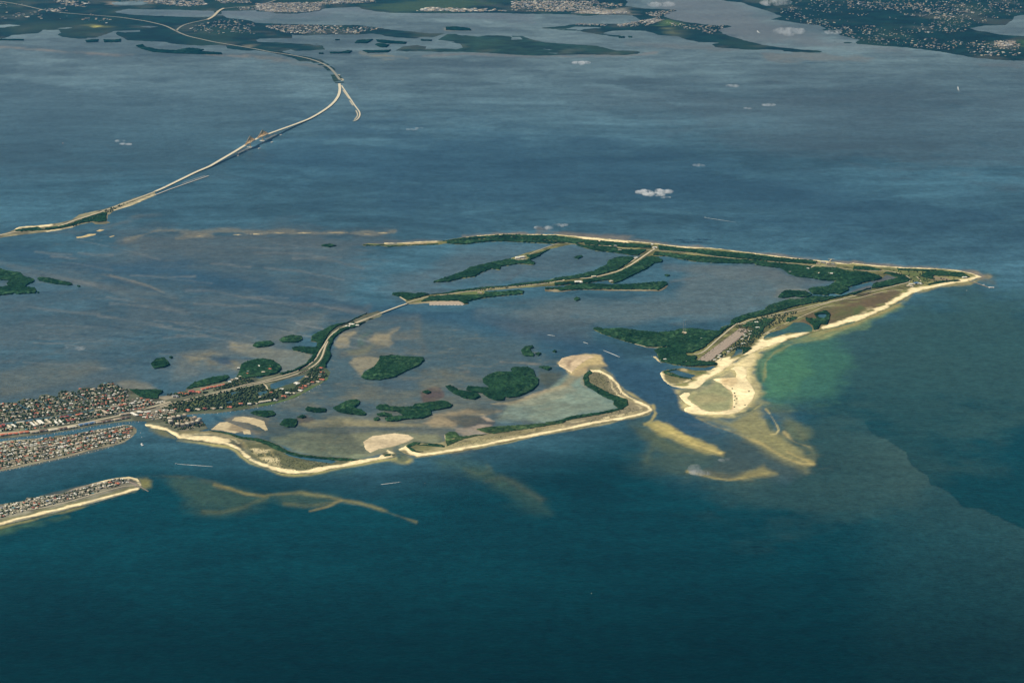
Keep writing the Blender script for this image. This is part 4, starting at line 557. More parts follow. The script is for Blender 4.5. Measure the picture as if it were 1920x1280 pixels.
     A(S('D6', 1440,20, 1550,40, 1700,120, 1800,190, 1850,260, 1760,240, 1600,150, 1480,80), (.050,.090,.056), .6, 13, .5), Ln(S('D6', 1450,50, 1520,75, 1580,50, 1560,30), (.10,.12,.06), 2, .5, 7), Ln(S('D6', 1540,110, 1620,85, 1700,130, 1800,190), (.10,.105,.055), 3, .5, 9, .3),
     # second faint tidal front
     Ln([(1132,960),(1140,990),(1165,1015),(1190,1020),(1250,1045),(1330,1060)], (.001,.02,.028), .8, .6, 2.5),
     # far shoals
     Ln([(-60,84),(0,88),(100,96),(200,102),(250,105)], (.24,.20,.15), 1.1, .7, 2.2), Ln([(380,101),(470,108)], (.24,.20,.15), 1.2, .7, 2), A(S('A2', -100,400, 150,425, 300,465, 500,500, 300,480, 100,460, -100,420), (.16,.15,.12), .7, 3), A(S('A2', 780,400, 1100,425, 1140,435, 900,430), TAN, .7, 3), Ln(S('A2', 1250,425, 1500,405, 1900,415, 'A3', 200,425, 900,420, 1080,395), (.18,.165,.14), 1.3, .75, 2.5), A(S('A4', -50,400, 400,395, 700,430, 800,448, 500,460, 0,455), (.17,.16,.13), .7, 4, .2), A(S('A3', 850,330, 1200,330, 1500,340, 1700,372, 1500,380, 1200,365), (.15,.145,.125), .6, 4, .3), A([(300,30),(800,30),(1000,45),(1000,28),(700,10),(350,18)], (.13,.14,.15), .6, 8), A([(1180,-40),(1360,-10),(1440,40),(1560,80),(1700,95),(1400,80),(1260,50)], (.15,.15,.145), .7, 14, .2), A(S('A2', 1390,205, 1430,200, 1640,222, 1610,235, 1420,232), TAN, .7, 2), A(S('A4', 1500,460, 1920,475, 1920,520, 1600,500), (.11,.12,.115), .6, 7),
    ]
    ra = random.Random(3)
    for q in range(95):
        x0 = ra.uniform(40, 640); y0 = 440+ra.random()**.8*250; sl_ = ra.uniform(.02, .20)*(1 if y0 < 620 else .35); ln_ = ra.uniform(50, 170); cv = ra.uniform(-.08, .12)
        if x0+ln_ > 700 or (x0 > 430 and y0 > 620): continue
        P_ = [(x0+ln_*t, y0+sl_*ln_*t+cv*ln_*t*t+ra.uniform(-1, 1)) for t in (0, .25, .5, .75, 1)]
        L.append(('line', P_, (.15,.165,.16) if q % 5 < 3 else (.028,.060,.088), ra.uniform(.5, .9), ra.uniform(.4, 1.4), ra.uniform(1.2, 2.6), .3))
    for i, l in enumerate(L):
        mx0 = np.mean([q[0] for q in l[1]]); my0 = np.mean([q[1] for q in l[1]])
        if l[5] < 7 and 420 < mx0 < 1200 and 610 < my0 < 865: l = (l[0], l[1], tuple(c_*(1.25 if sum(l[2]) > .30 else 1) for c_ in l[2]), min(1, l[3]*1.15), l[4], l[5], l[6]*.6)
        my = np.mean([q[1] for q in l[1]]); mx_ = np.mean([q[0] for q in l[1]])
        if l[0] == 'area' and l[5] >= 3 and ((my > 860 and mx_ < 1200) or (my > 770 and 1180 < mx_ < 1620)): l = l[:4]+(l[4], l[5]*1.5, max(l[6], .2))
        fine = l[5] < 5
        paint(C, wx2 if fine else wx, wy2 if fine else wy, l+(n3 if l[5] < 6 else n1*.5+n3*.5,))
    # tidal front: clearer teal water lies on its far side, fading away from the line
    fr = [(1500,765),(1560,772),(1592,781),(1622,790),(1640,812),(1668,826),(1690,842),(1712,872),(1738,890),(1746,908),(1790,930),(1812,950),(1850,958),(1900,978),(1960,1005),(2120,1080)]
    fx = px+(n3-.5)*22; fy = py+(fbm(X/160+3, Y/200, 4)-.5)*14
    dl = seg_dist(fx, fy, fr, False); far_ = inside(fx, fy, fr+[(2300,1150),(2300,520),(1500,520)]); ramp = smooth((fx-1540)/160)
    a = (.62*np.exp(-dl/110)*far_*ramp*smooth((py-640)/130))[:, None]; C = C*(1-a)+np.array((.004,.040,.046))*a
    a = (.35*np.exp(-dl/150)*(~far_)*ramp*(dl < 900))[:, None]; C = C*(1-a)+np.array((.050,.098,.090))*a
    a = (.55*smooth((1.6-dl)/1.6)*ramp)[:, None]; C = C*(1-a)+np.array((.001,.022,.028))*a
    Z = np.zeros(len(X)); Mk = np.zeros((len(X), 3))
    for pts, k, sf in (([(600,600),(780,590),(1000,640),(1080,660),(1180,740),(1150,780),(860,850),(700,870),(560,850),(400,790),(480,760),(620,720)], .6, 12), ([(-60,450),(250,425),(640,430),(760,470),(680,560),(560,640),(330,690),(200,730),(-60,760)], .22, 30), ([(850,470),(1200,470),(1500,500),(1480,570),(1100,610),(760,600),(740,540)], .12, 14), ([(1220,760),(1330,700),(1440,640),(1560,880),(1300,900),(1190,820)], .2, 12)):
        paint(Mk, wx, wy, ('area', pts, (1,1,1), k, 0, sf, 0, n3))
    for pts, w, sf in (([(-50,468),(150,490),(330,510),(500,545),(640,585),(740,600),(900,600),(1040,632),(1130,670),(1210,730),(1290,800),(1390,860),(1470,880)], 16, 10), (S('D1', -500,830, 0,805, 400,803, 900,815), 3, 3), (S('D1', 300,470, 700,420, 1200,370), 5, 6), ([(620,640),(700,640),(850,640),(1000,680)], 10, 14)):
        paint(Mk, wx, wy, ('line', pts, (0,0,0), .9, w, sf, 0, n3))
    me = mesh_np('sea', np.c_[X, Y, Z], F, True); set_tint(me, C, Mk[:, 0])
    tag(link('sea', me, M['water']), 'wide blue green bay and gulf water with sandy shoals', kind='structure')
sea()
mb = MB(); mb.disc((0,0,-6), 74500, 74500, 2, n=64, taper=1)
mb.build('seabed', mat('seabed_mud', (.02,.06,.06))); tag(bpy.data.objects['seabed'], kind='structure')

# ------------------------------------------------------------------ roads
def ribbon(name, px, w, m, z=2.6, label=None, parent=None, zf=None, kind='structure', cat=None, thick=.3, step=6):
    P = densify(px, step, 0, closed=False)
    Q = np.array([at(x, y, (zf(x) if zf else z)) for x, y in P])
    # smooth the line
    for _ in range(3): Q[1:-1] = Q[:-2]*.25+Q[1:-1]*.5+Q[2:]*.25
    t = np.gradient(Q, axis=0)[:, :2]; t /= np.linalg.norm(t, axis=1)[:, None]+1e-9; nrm = np.c_[-t[:, 1], t[:, 0]]
    c = Q[len(Q)//2].copy(); c[2] = 0; vs = []; fs = []
    for q, nn in zip(Q-c, nrm):
        for s_, dz in ((1, 0), (-1, 0), (-1, -thick), (1, -thick)): vs.append((q[0]+nn[0]*w/2*s_, q[1]+nn[1]*w/2*s_, q[2]+dz))
    for i in range(len(Q)-1):
        a, b = 4*i, 4*i+4
        for j in range(4): k = (j+1) % 4; fs.append((a+j, a+k, b+k, b+j))
    fs += [(3,2,1,0), tuple(4*(len(Q)-1)+j for j in range(4))]
    me = bpy.data.meshes.new(name); me.from_pydata(vs, [], fs); me.update()
    o = link(name, me, m, parent, (0,0,0) if parent else tuple(c))
    if parent: o.location = Vector(c)-parent.location
    if not parent: tag(o, label, cat, kind=kind)
    return o
R = M['road']
for nm, px, w, m, z, lb in [
    ('road', S('A5', -120,365, 0,355, 150,318, 350,300, 560,275, 700,240, 800,195, 900,165, 1150,85, 'A8', 0,775, 150,755, 300,690, 500,620, 700,545, 890,470), 22, R, 3.2, 'pale divided road along the causeway'),
    ('road', S('A8', 300,735, 520,655, 640,600, 800,545, 890,515), 12, M['sandpath'], 3.2, 'narrow side road on the causeway by the fishing pier'),
    ('road', S('D7', 1250,205, 1100,265, 850,355, 650,425, 500,520, 430,600, 400,680, 340,740, 300,820, 260,900, 200,960, 100,1020, 0,1075), 13, R, 3.4, 'upper carriageway of the island road'),
    ('road', S('D7', 1190,235, 1050,290, 850,370, 660,440, 520,530, 440,610, 412,680, 385,740, 370,820, 330,920, 250,990, 120,1070, 0,1125), 13, R, 3.4, 'lower carriageway of the island road'),
    ('road', S('D7', 0,1075, 'B3', 1600,110, 1460,200, 1280,255, 1080,310, 900,345, 700,400, 480,455, 300,495, 100,545, 0,570), 13, R, 3.4, 'upper straight carriageway past the villas'),
    ('road', S('D7', 0,1125, 'B3', 1600,160, 1480,220, 1290,280, 1080,325, 900,365, 700,415, 490,472, 300,515, 100,560, 0,585), 13, R, 3.4, 'lower straight carriageway past the villas'),
    ('road', S('B2', 240,770, 100,810, 0,845, 'B1', 1900,395, 1760,430, 1600,462, 1400,510, 1180,555, 1000,595, 700,650, 400,690, 0,715, -150,735), 20, R, 3.2, 'main road through the canal town'),
    ('road', S('B3', 1090,335, 1130,345, 1150,360, 1120,385, 1130,405, 1250,400), 9, M['sandpath'], 3.2, 'small winding lane at the pond end'),
    ('road', S('B3', 1605,195, 1615,230, 1610,280, 1600,310), 8, M['sandpath'], 3.2, 'short lane among the red roofed villas'),
    ('road', S('B4', 490,708, 600,675, 700,650, 860,630, 1000,610, 1200,590, 1400,570, 1500,560, 1740,535, 1900,508), 14, R, 3.4, 'park road on the left half of the middle spit'),
    ('road', S('B4', 1900,508, 'B5', 150,560, 320,590, 450,578, 560,555, 740,510, 860,460, 960,395, 1060,325, 1160,255, 1200,230), 17, M['sandpath'], 3.4, 'wide sandy park road up to the junction'),
    ('road', S('B5', 850,430, 920,385, 975,350), 9, M['sandpath'], 3.4, 'short branch beside the wide sandy park road'),
    ('road', S('B5', 0,145, 120,160, 340,195, 700,215, 900,235, 1160,245, 1500,270, 1900,318, 'B6', 0,198, 400,235, 700,262, 1170,300, 1230,305), 10, R, 3.4, 'park road behind the far beach'),
    ('road', S('B6', 1230,305, 1400,320, 1600,350, 1920,368, 'B7', 0,225, 200,245, 380,235, 500,255, 600,285, 680,315, 710,350, 680,380, 600,395, 440,435, 250,480, 0,545, 'B6', 1920,612, 1300,760, 900,850, 640,910, 400,965, 250,1030, 'B8', 1480,50, 1400,115, 1310,190, 1250,240, 1180,310, 1100,365, 1060,355), 13, R, 3.6, 'park road looping round the right end and along the lagoon'),
    ('road', S('B4', 1400,115, 1700,120, 1920,150, 1700,225, 1560,290), 8, R, 3.4, 'thin road on the left arm and along the wooded spit'),
    ('road', S('B6', 1110,350, 1200,305), 12, M['sandpath'], 3.4, 'short stub off the far beach road'),
    ('path', S('B6', 1440,785, 1300,800, 1200,850, 1000,935, 850,1000, 700,1075, 'B8', 1900,75, 1750,140, 1680,180), 7, M['sandpath'], 2.8, 'curving sandy path through the park meadow'),
    ('path', S('B7', 600,470, 400,480, 200,530, 0,585, 'B6', 1600,700, 1400,740, 1150,820, 900,880, 640,930, 330,1010), 8, M['sandpath'], 2.8, 'straight path beside the park road'),
    ('path', S('B8', 1580,140, 1560,190, 1545,230, 1540,275, 1420,280, 1400,330, 1320,370, 1300,410), 6, M['sandpath'], 2.8, 'winding footpath between white picnic shelters'),
    ('path', S('B7', 760,310, 810,335, 815,370), 7, M['sandpath'], 2.8, 'short curved path on the fort lawn'),
    ('road', S('D4', -200,720, 0,680, 300,610, 500,590, 800,520, 1200,400, 1500,320, 1660,320), 8, R, 2.6, 'beach town main street at the lower left'),
    ('road', S('D4', 1540,270, 1600,290, 1650,320), 14, M['lot'], 2.7, 'small car park at the tip of the beach town'),
    ('road', S('A1', -200,0, 0,10, 150,35, 320,75, 500,100, 700,115, 900,130, 1100,160, 1250,195, 1320,235, 1400,270, 1600,315, 1750,340, 1920,368, 'A2', 100,390, 250,410, 400,440, 500,475, 560,510, 600,560, 630,600), 34, M['farroad'], 5, 'far highway crossing the mainland to the long bridge'),
    ('road', S('A1', 1320,235, 1335,205, 1400,180, 1560,145), 30, M['farroad'], 5, 'far side highway curving up to the small bridge'),
    ('road', S('A1', 1680,65, 1760,55, 1920,45, 'A2', 100,20, 200,-20), 30, M['farroad'], 5, 'far side highway beyond the small bridge')]:
    ribbon(nm, px, w, m, z, lb)
# far small bridge
b = empty('highway_bridge', at(*S('A1', 1620,110)[0])); tag(b, 'small curved highway bridge over the narrow far water', 'bridge')
ribbon('deck', S('A1', 1555,148, 1610,125, 1630,100, 1625,80, 1680,62), 45, R, 10, parent=b, thick=2)
mb = MB()
for q in S('A1', 1610,122, 1632,100, 1625,85):
    p = Vector(at(*q))-b.location; pb = MB(); pb.box((p.x, p.y, -2), (20,8,10)); pb.build('pier', M['pier'], b)

# ------------------------------------------------------------------ the long bridge
def zdeck(x):
    return 7+50*math.exp(-((x-481)/62.0)**2)
deck_px = S('A8', 890,468, 1000,422, 1200,325, 1500,178, 'A6', -60,1185, 0,1148, 200,1030, 400,915, 600,790, 740,712, 880,632, 1000,582, 1200,508, 1400,436, 1707,326, 'A7', 0,1132, 150,1050, 300,952, 400,862, 470,762, 492,660, 480,570)
BR = empty('cable_stayed_bridge', at(480, 272)); tag(BR, 'long curving cable stayed bridge with two golden sail shaped stays', 'bridge')
ribbon('deck', deck_px, 33, M['bridge'], parent=BR, zf=zdeck, thick=3.5, step=3)
dp = densify(deck_px, 2, 0, closed=False); DW = np.array([at(x, y, zdeck(x)) for x, y in dp])
for _ in range(3): DW[1:-1] = DW[:-2]*.25+DW[1:-1]*.5+DW[2:]*.25
arc = np.r_[0, np.cumsum(np.linalg.norm(np.diff(DW[:, :2], axis=0), axis=1))]
def on_deck(s):
    p = np.array([np.interp(s, arc, DW[:, i]) for i in range(3)]); q = np.array([np.interp(s+5, arc, DW[:, i]) for i in range(3)])
    return p, math.atan2(q[1]-p[1], q[0]-p[0])
s1 = float(np.interp(469, dp[:, 0], arc)); s2 = float(np.interp(492.5, dp[:, 0], arc))
loc = np.array(BR.location)
s = 60.
while s < arc[-1]-40:
    if not (s1-80 < s < s1+80 or s2-80 < s < s2+80 or s1 < s < s2):
        p, a = on_deck(s); near = min(abs(s-s1), abs(s-s2)) < 420
        pb = MB(); h = p[2]-3.5
        for off in (-9, 9): pb.box((-math.sin(a)*off, math.cos(a)*off, -2), (4.5 if near else 3, 4, h+2), a)
        if near: pb.box((0,0,-2), (15, 34, 5), a)
        pb.box((0,0,h-1.6), (4, 26, 1.6), a); pb.build('pier', M['pier'], BR, tuple(np.array((p[0], p[1], 0))-loc))
    s += 42 if abs(s-(s1+s2)/2) < 900 else 58
for st in (s1, s2):
    p, a = on_deck(st); base = np.array((p[0], p[1], 0))-loc
    tb = MB(); tb.box((0,0,-2), (9, 12, p[2]+2), a, taper=.8); tb.box((0,0,p[2]-1), (6.5, 6.5, 76), a, taper=.6)
    tb.build('pylon', M['gold'], BR, tuple(base))
    fb = MB(); fb.disc((0,0,-2), 46, 24, 6, n=20, rz=a+1.3); fb.build('footing', M['pier'], BR, tuple(base))
    for sgn in (-1, 1):
        for i in range(20):
            q, aa = on_deck(st+sgn*(14+i*8.4)); cb = MB()
            cb.bar((0, 0, p[2]+26+i*2.3), tuple(q-np.array((p[0], p[1], 0))+np.array((0,0,.5))), 1.7); cb.build('cable', M['gold'], BR, tuple(base))
for i, (x, y) in enumerate(S('A6', 920,840, 680,885, 1175,716, 490,985, 1350,570)):
    mb = MB(); mb.disc((0,0,-3), 17, 17, 8, n=14); mb.disc((0,0,5), 12, 12, 1.2, n=14)
    o = mb.build('bridge_fender', M['pier'], loc=at(x, y))
    tag(o, ('round pale fender island before the left pylon of the long bridge', 'round fender island at the left pylon footing', 'round fender island right of the right pylon', 'fender island at the lowest of the left bridge piers', 'fender island at the right cluster of bridge piers')[i], 'fender')
# fishing piers beside the bridge
def pier(name, px, w, z, lb, m, n, extra=None, cat='pier', thick=1.0):
    c = at(*px[0]); r = empty(name, c); tag(r, lb, cat)
    ribbon('deck', px, w, m, parent=r, zf=lambda x: z, thick=thick, step=4)
    D = densify(px, max(1.0, sum(math.dist(px[i], px[i+1]) for i in range(len(px)-1))/n), 0, closed=False); pb = MB(); v, ang = Vector((w/2-1,0,0)), 0
    for x, y in D:
        p = Vector(at(x, y, z))-Vector(c)
        pb = MB()
        for q in (-.35, .35): pb.box((p.x+q*w, p.y, -2), (1.2, 1.2, z+1.2))
        pb.build('pile', M['pier'], r)
    if extra: extra(r, c)
pier('fishing_pier', S('A8', 890,522, 1100,440, 1400,335, 1690,235), 14, 6, 'straight grey fishing pier left under the long bridge', M['pier'], 30)
pier('fishing_pier', S('A8', 1290,350, 1450,295, 1600,245, 1640,232), 6, 6, 'thin second strip of the fishing pier beside the bridge', M['pier'], 10)
pier('fishing_pier', S('A7', 515,600, 560,670, 650,800, 740,940, 800,1010, 818,1060, 800,1110, 740,1175, 700,1170), 15, 6, 'hooked fishing pier running out from the far bridge landing', M['bridge'], 40)
for p, lb in ((S('A7', 540,675, 600,760, 640,815), 'rock breakwater beside the hooked pier, upper piece'), (S('A7', 645,840, 700,920), 'rock breakwater beside the hooked pier, middle piece'), (S('A7', 745,1000, 770,1040, 780,1080, 720,1150), 'curved rock breakwater inside the pier hook')):
    ribbon('breakwater', p, 12, M['sandpath'], 2.5, lb, thick=4, cat='breakwater', kind=None, step=3)
for i, p in enumerate((S('A7', 500,490, 530,485, 550,520, 540,535, 505,510), S('A7', 455,430, 480,415, 485,440))): ribbon('seawall', p, 14, M['sandpath'], 3, ('looped seawall at the far bridge landing', 'short seawall stub at the far bridge landing')[i], thick=4, cat='seawall', kind=None, step=2)
# low bridge
LB = S('D7', 1235,212, 1400,150, 1560,90, 1640,68, 'B4', 480,716)
r = empty('low_bridge', at(*LB[0])); tag(r, 'low straight road bridge between the causeway island and the parkland', 'bridge')
ribbon('deck', LB, 16, M['bridge'], parent=r, zf=lambda x: 7, thick=1.6, step=4)
for x, y in densify(LB, 3.2, 0, closed=False):
    p = Vector(at(x, y, 7))-r.location; pb = MB(); pb.box((p.x, p.y, -2), (12, 2, 7.5), .9); pb.build('pier', M['pier'], r)
# park piers
def roofed(r, c):
    e = Vector(at(*S('B7', 1655,440)[0], 5))-Vector(c); pb = MB(); pb.box((e.x, e.y, 5), (46, 22, 1), -.1); pb.box((e.x, e.y, 6), (20, 10, 3)); pb.build('pier_head', M['white'], r)
    e = Vector(at(*S('B7', 1565,412)[0], 5))-Vector(c); pb = MB(); pb.box((e.x, e.y, 5), (16, 10, 3.5)); pb.build('shelter', M['white'], r)
pier('fishing_pier', S('B7', 1375,352, 1450,378, 1560,415, 1640,445), 9, 5, 'dark fishing pier at the right tip of the parkland beach', M['wood'], 24, roofed)
pier('fishing_pier', S('B6', 1365,265, 1385,245, 1405,228), 9, 5, 'short T ended fishing pier on the far beach', M['sandpath'], 6, lambda r, c: ribbon('pier_head', S('B6', 1360,222, 1405,227, 1440,232), 9, M['pier'], parent=r, zf=lambda x: 5, thick=1))
ribbon('jetty', S('D4', 1675,325, 1730,360, 1782,388), 7, M['rock'], 2, 'rock jetty at the tip of the beach town peninsula', thick=3, cat='jetty', kind=None, step=2)
ribbon('seawall', S('B8', 530,262, 600,278, 640,292, 750,298, 860,283), 7, M['sandpath'], 2.2, 'pale seawall along the small harbour of the large wood', thick=3, cat='seawall', kind=None, step=3)
ribbon('boat_ramp', S('B4', 430,655, 460,672, 485,690), 9, M['sandpath'], 2.2, 'pale ramp beside the low bridge landing', thick=2, cat='boat ramp', kind=None, step=2)
# parking fields
def quadpoly(name, px, m, z, lb, kind='structure', layers=None):
    P = [Vector(at(x, y, z)) for x, y in px]; c = sum(P, Vector())/len(P)
    me = bpy.data.meshes.new(name); me.from_pydata([p-c for p in P], [], [tuple(range(len(P)))]); me.update()
    if me.polygons[0].normal.z < 0: me.flip_normals()
    return tag(link(name, me, m, loc=c), lb, kind=kind)
quadpoly('parking_field', S('B8', 1085,412, 1475,120, 1555,132, 1545,160, 1450,230, 1190,428), M['lot'], 2.5, 'large striped parking field beside the beach woods')
for i in range(7):
    t = (i+.5)/7; a0 = S('B8', 1095+100*t, 408+14*t)[0]; a1 = S('B8', 1475+72*t, 124+14*t)[0]
    ribbon('parking_lane', [a0, a1], 7, M['lotline'], 2.95, 'pale lane of the large parking field', step=8, thick=.1)
quadpoly('parking_field', S('B4', 695,700, 1005,695, 1010,722, 700,726), M['lotline'], 2.6, 'long boat ramp car park by the low bridge')
quadpoly('parking_field', S('B5', 370,165, 505,175, 505,190, 370,180), M['sandpath'], 2.8, 'white car park behind the far beach, left one')
quadpoly('parking_field', S('B5', 520,176, 685,190, 680,202, 520,192), M['sandpath'], 2.8, 'white car park behind the far beach, right one')
quadpoly('parking_field', S('B7', 630,415, 700,395, 740,395, 730,405, 650,425), M['sandpath'], 2.8, 'small car park by the beach house at the right end')
for i in range(10):
    x = 705+i*31; p = S('B4', x, 729, x+14, 733)
    mb = MB(); mb.box((0,0,-.5), (22, 26, 2.2)); o = mb.build('boat_slip', M['pier'], loc=at(p[0][0]+1, p[0][1])); tag(o, 'small concrete boat slip in the row below the ramp car park', 'boat slip', 'boat slips below the ramp car park')

# ------------------------------------------------------------------ buildings
def house_mesh(L, W, h, pitch=.35, kind='hip', wing=0):
    m = MB(); o = .8; a, b = L/2, W/2
    m.box((0,0,0), (L-1.6, W-1.6, h), m=0)
    rh = W/2*pitch*2*.6; rl = max(a-b, 0) if kind == 'hip' else a
    if kind == 'flat': m.box((0,0,h), (L, W, .7), m=1)
    else: m.add([(-a,-b,h), (a,-b,h), (a,b,h), (-a,b,h), (-rl,0,h+rh), (rl,0,h+rh)], [(3,2,1,0), (0,1,5,4), (2,3,4,5), (1,2,5), (3,0,4)], 1)
    if wing:
        m.box((L*.28, -W*.62, 0), (W*.6, W*.7, h*.92), m=0); x0 = L*.28; y0 = -W*.62
        m.add([(x0-W*.35,y0-W*.4,h*.92), (x0+W*.35,y0-W*.4,h*.92), (x0+W*.35,y0+W*.4,h*.92), (x0-W*.35,y0+W*.4,h*.92), (x0,y0-W*.1,h+rh*.7), (x0,y0+W*.3,h+rh*.7)], [(3,2,1,0), (0,1,4), (1,2,5,4), (2,3,5), (3,0,4,5)], 1)
    return m
PROTO = {}
def house_me(kind, roof):
    if (kind, roof) not in PROTO:
        p = {0: (19,13,3.6,.4,'hip',1), 1: (17,14,4,.4,'hip',0), 2: (22,12,3.4,.35,'hip',1), 3: (15,12,6.5,.35,'hip',0), 4: (20,14,4,.3,'flat',0)}[kind]
        me = house_mesh(*p).mesh('house'); me.materials.append(M['wall']); me.materials.append(ROOF[roof]); PROTO[(kind, roof)] = me
    return PROTO[(kind, roof)]
GROUND_Z = 1.3
taken = []
def house(px, roof, kind, label, group=None, rz=0, scale=1, cat='house', name='house'):
    p = at(*px); o = bpy.data.objects.new(name, house_me(kind, roof)); COL.objects.link(o)
    o.location = (p[0], p[1], GROUND_Z); o.rotation_euler = (0,0,rz); o.scale = (scale,)*3; tag(o, label, cat, group); taken.append((p[0], p[1], 14*scale)); return o
def block(px0, px1, depth, h, roof, label, cat='apartment block', group=None, gaps=True, name='apartment_block'):
    p, q = Vector(at(*px0)), Vector(at(*px1)); c = (p+q)/2; L = (q-p).length; a = math.atan2(q.y-p.y, q.x-p.x)
    r = empty(name, (c.x, c.y, GROUND_Z), a); tag(r, label, cat, group)
    m = MB(); m.box((0,0,0), (L, depth, h)); m.build('wall', M['wall'], r)
    m = MB(); b = depth/2+1; l = L/2+1; rh = depth*.18
    m.add([(-l,-b,h), (l,-b,h), (l,b,h), (-l,b,h), (-l+b,0,h+rh), (l-b,0,h+rh)], [(3,2,1,0), (0,1,5,4), (2,3,4,5), (1,2,5), (3,0,4)]); m.build('roof', ROOF[roof], r)
    n = int(L/18)
    for i in range(n):
        m = MB(); x = -L/2+(i+.5)*L/n; m.box((x, -depth/2-2, 0), (L/n*.5, 4, h*.98)); m.add([(x-L/n*.3,-depth/2-4.5,h), (x+L/n*.3,-depth/2-4.5,h), (x+L/n*.3,-depth/2,h+.2), (x-L/n*.3,-depth/2,h+.2), (x,-depth/2,h+rh*.6)], [(3,2,1,0), (0,1,4), (1,2,4), (3,0,4)]); m.build('bay', M['wall'] if i % 2 else ROOF[roof], r)
    for t in np.linspace(0, 1, max(2, int(L/10))):
        taken.append((p.x+(q.x-p.x)*t, p.y+(q.y-p.y)*t, depth/2+7))
    return r
# blocks of the main strip (lower row, along the canal)
rows = [(S('B1', 0,750), S('B1', 85,738), 'terracotta', 'row of terracotta terraces at the left picture edge by the canal'), (S('B1', 100,737), S('B1', 215,727), 'terracotta', 'second terracotta terrace from the left along the canal'), (S('B1', 230,722), S('B1', 345,708), 'terracotta', 'third terracotta terrace from the left along the canal'),
        (S('B1', 370,718), S('B1', 455,708), 'tan', 'tan terrace right of the terracotta ones'), (S('B1', 470,700), S('B1', 570,688), 'brown', 'brown roofed terrace on the canal bank'), (S('B1', 585,696), S('B1', 695,680), 'cream', 'pale apartment row between two brown ones on the canal'), (S('B1', 705,680), S('B1', 800,662), 'brown', 'brown roofed apartment row left of the white buildings'),
        (S('B1', 815,662), S('B1', 920,645), 'cream', 'cream flats left of the blue roofed row'), (S('B1', 945,632), S('B1', 1140,596), 'blue', 'long blue roofed row on the canal bank'), (S('B1', 1155,600), S('B1', 1210,592), 'tan', 'tan block right of the blue roofed row'), (S('B1', 1220,592), S('B1', 1350,568), 'brown', 'brown roofed row by the marina'), (S('B1', 1365,568), S('B1', 1440,552), 'tan', 'tan row by the marina'), (S('B1', 1440,505), S('B1', 1555,488), 'tan', 'large tan flats near the right end of the strip'), (S('B1', 1450,550), S('B1', 1550,532), 'brown', 'brown roofed row just below the large tan flats')]
for a_, b_, rf, lb in rows: block(a_[0], b_[0], 26, 9, rf, lb)
for i, (x, y) in enumerate(((30,650,), (55,640))): block(S('B1', x-30,y+8)[0], S('B1', x-4,y-22)[0], 20, 8, 'red', ('red roofed block at the left picture edge, nearer one', 'red roofed block at the left picture edge, farther one')[i])
for i, (x0, y0, x1, y1) in enumerate(((90,628,130,662), (145,620,195,655), (370,595,420,640), (410,585,455,630), (450,572,500,620), (470,565,525,612), (550,560,610,600), (640,565,690,610), (690,555,745,598))):
    block(S('B1', x0,y0)[0], S('B1', x1,y1)[0], 14, 7, 'white' if i % 3 else 'cream', ('pale slanting block, first from left above the main road', 'pale slanting block, second from left above the main road', 'white slanting block, leftmost of the four side by side', 'white slanting block, second of the four side by side', 'white slanting block, third of the four side by side', 'white slanting block, rightmost of the four side by side', 'pale slanting block left of the brown pair', 'white slanting block before the maroon terraces, left one', 'white slanting block before the maroon terraces, right one')[i])
for a_, b_, rf, lb in ((S('B1', 200,600), S('B1', 300,590), 'cream', 'long cream building above the slanting blocks'), (S('B1', 545,615), S('B1', 625,608), 'tan', 'tan low block right of the white slanting ones'), (S('B1', 720,535), S('B1', 825,520), 'red', 'maroon terrace, upper of two'), (S('B1', 800,580), S('B1', 900,560), 'red', 'maroon terrace, lower of two'),
                       (S('B1', 910,508), S('B1', 990,490), 'terracotta', 'orange roofed building in the middle of town'), (S('B1', 1150,455), S('B1', 1220,445), 'tan', 'tan courtyard block, left wing'), (S('B1', 1225,450), S('B1', 1300,490), 'tan', 'tan courtyard block, slanting wing'), (S('B1', 1330,415), S('B1', 1425,395), 'tan', 'tan long block behind the courtyard block'), (S('B1', 1430,392), S('B1', 1520,378), 'terracotta', 'orange long block near the wood'),
                       (S('B1', 1575,480), S('B1', 1650,515), 'white', 'white marina building, left wing'), (S('B1', 1650,470), S('B1', 1720,475), 'white', 'white marina building, upper wing'), (S('B1', 1735,475), S('B1', 1810,465), 'white', 'white long marina shed'), (S('B1', 1560,375), S('B1', 1610,360), 'white', 'big white building before the dark wood')):
    block(a_[0], b_[0], 20, 7, rf, lb)
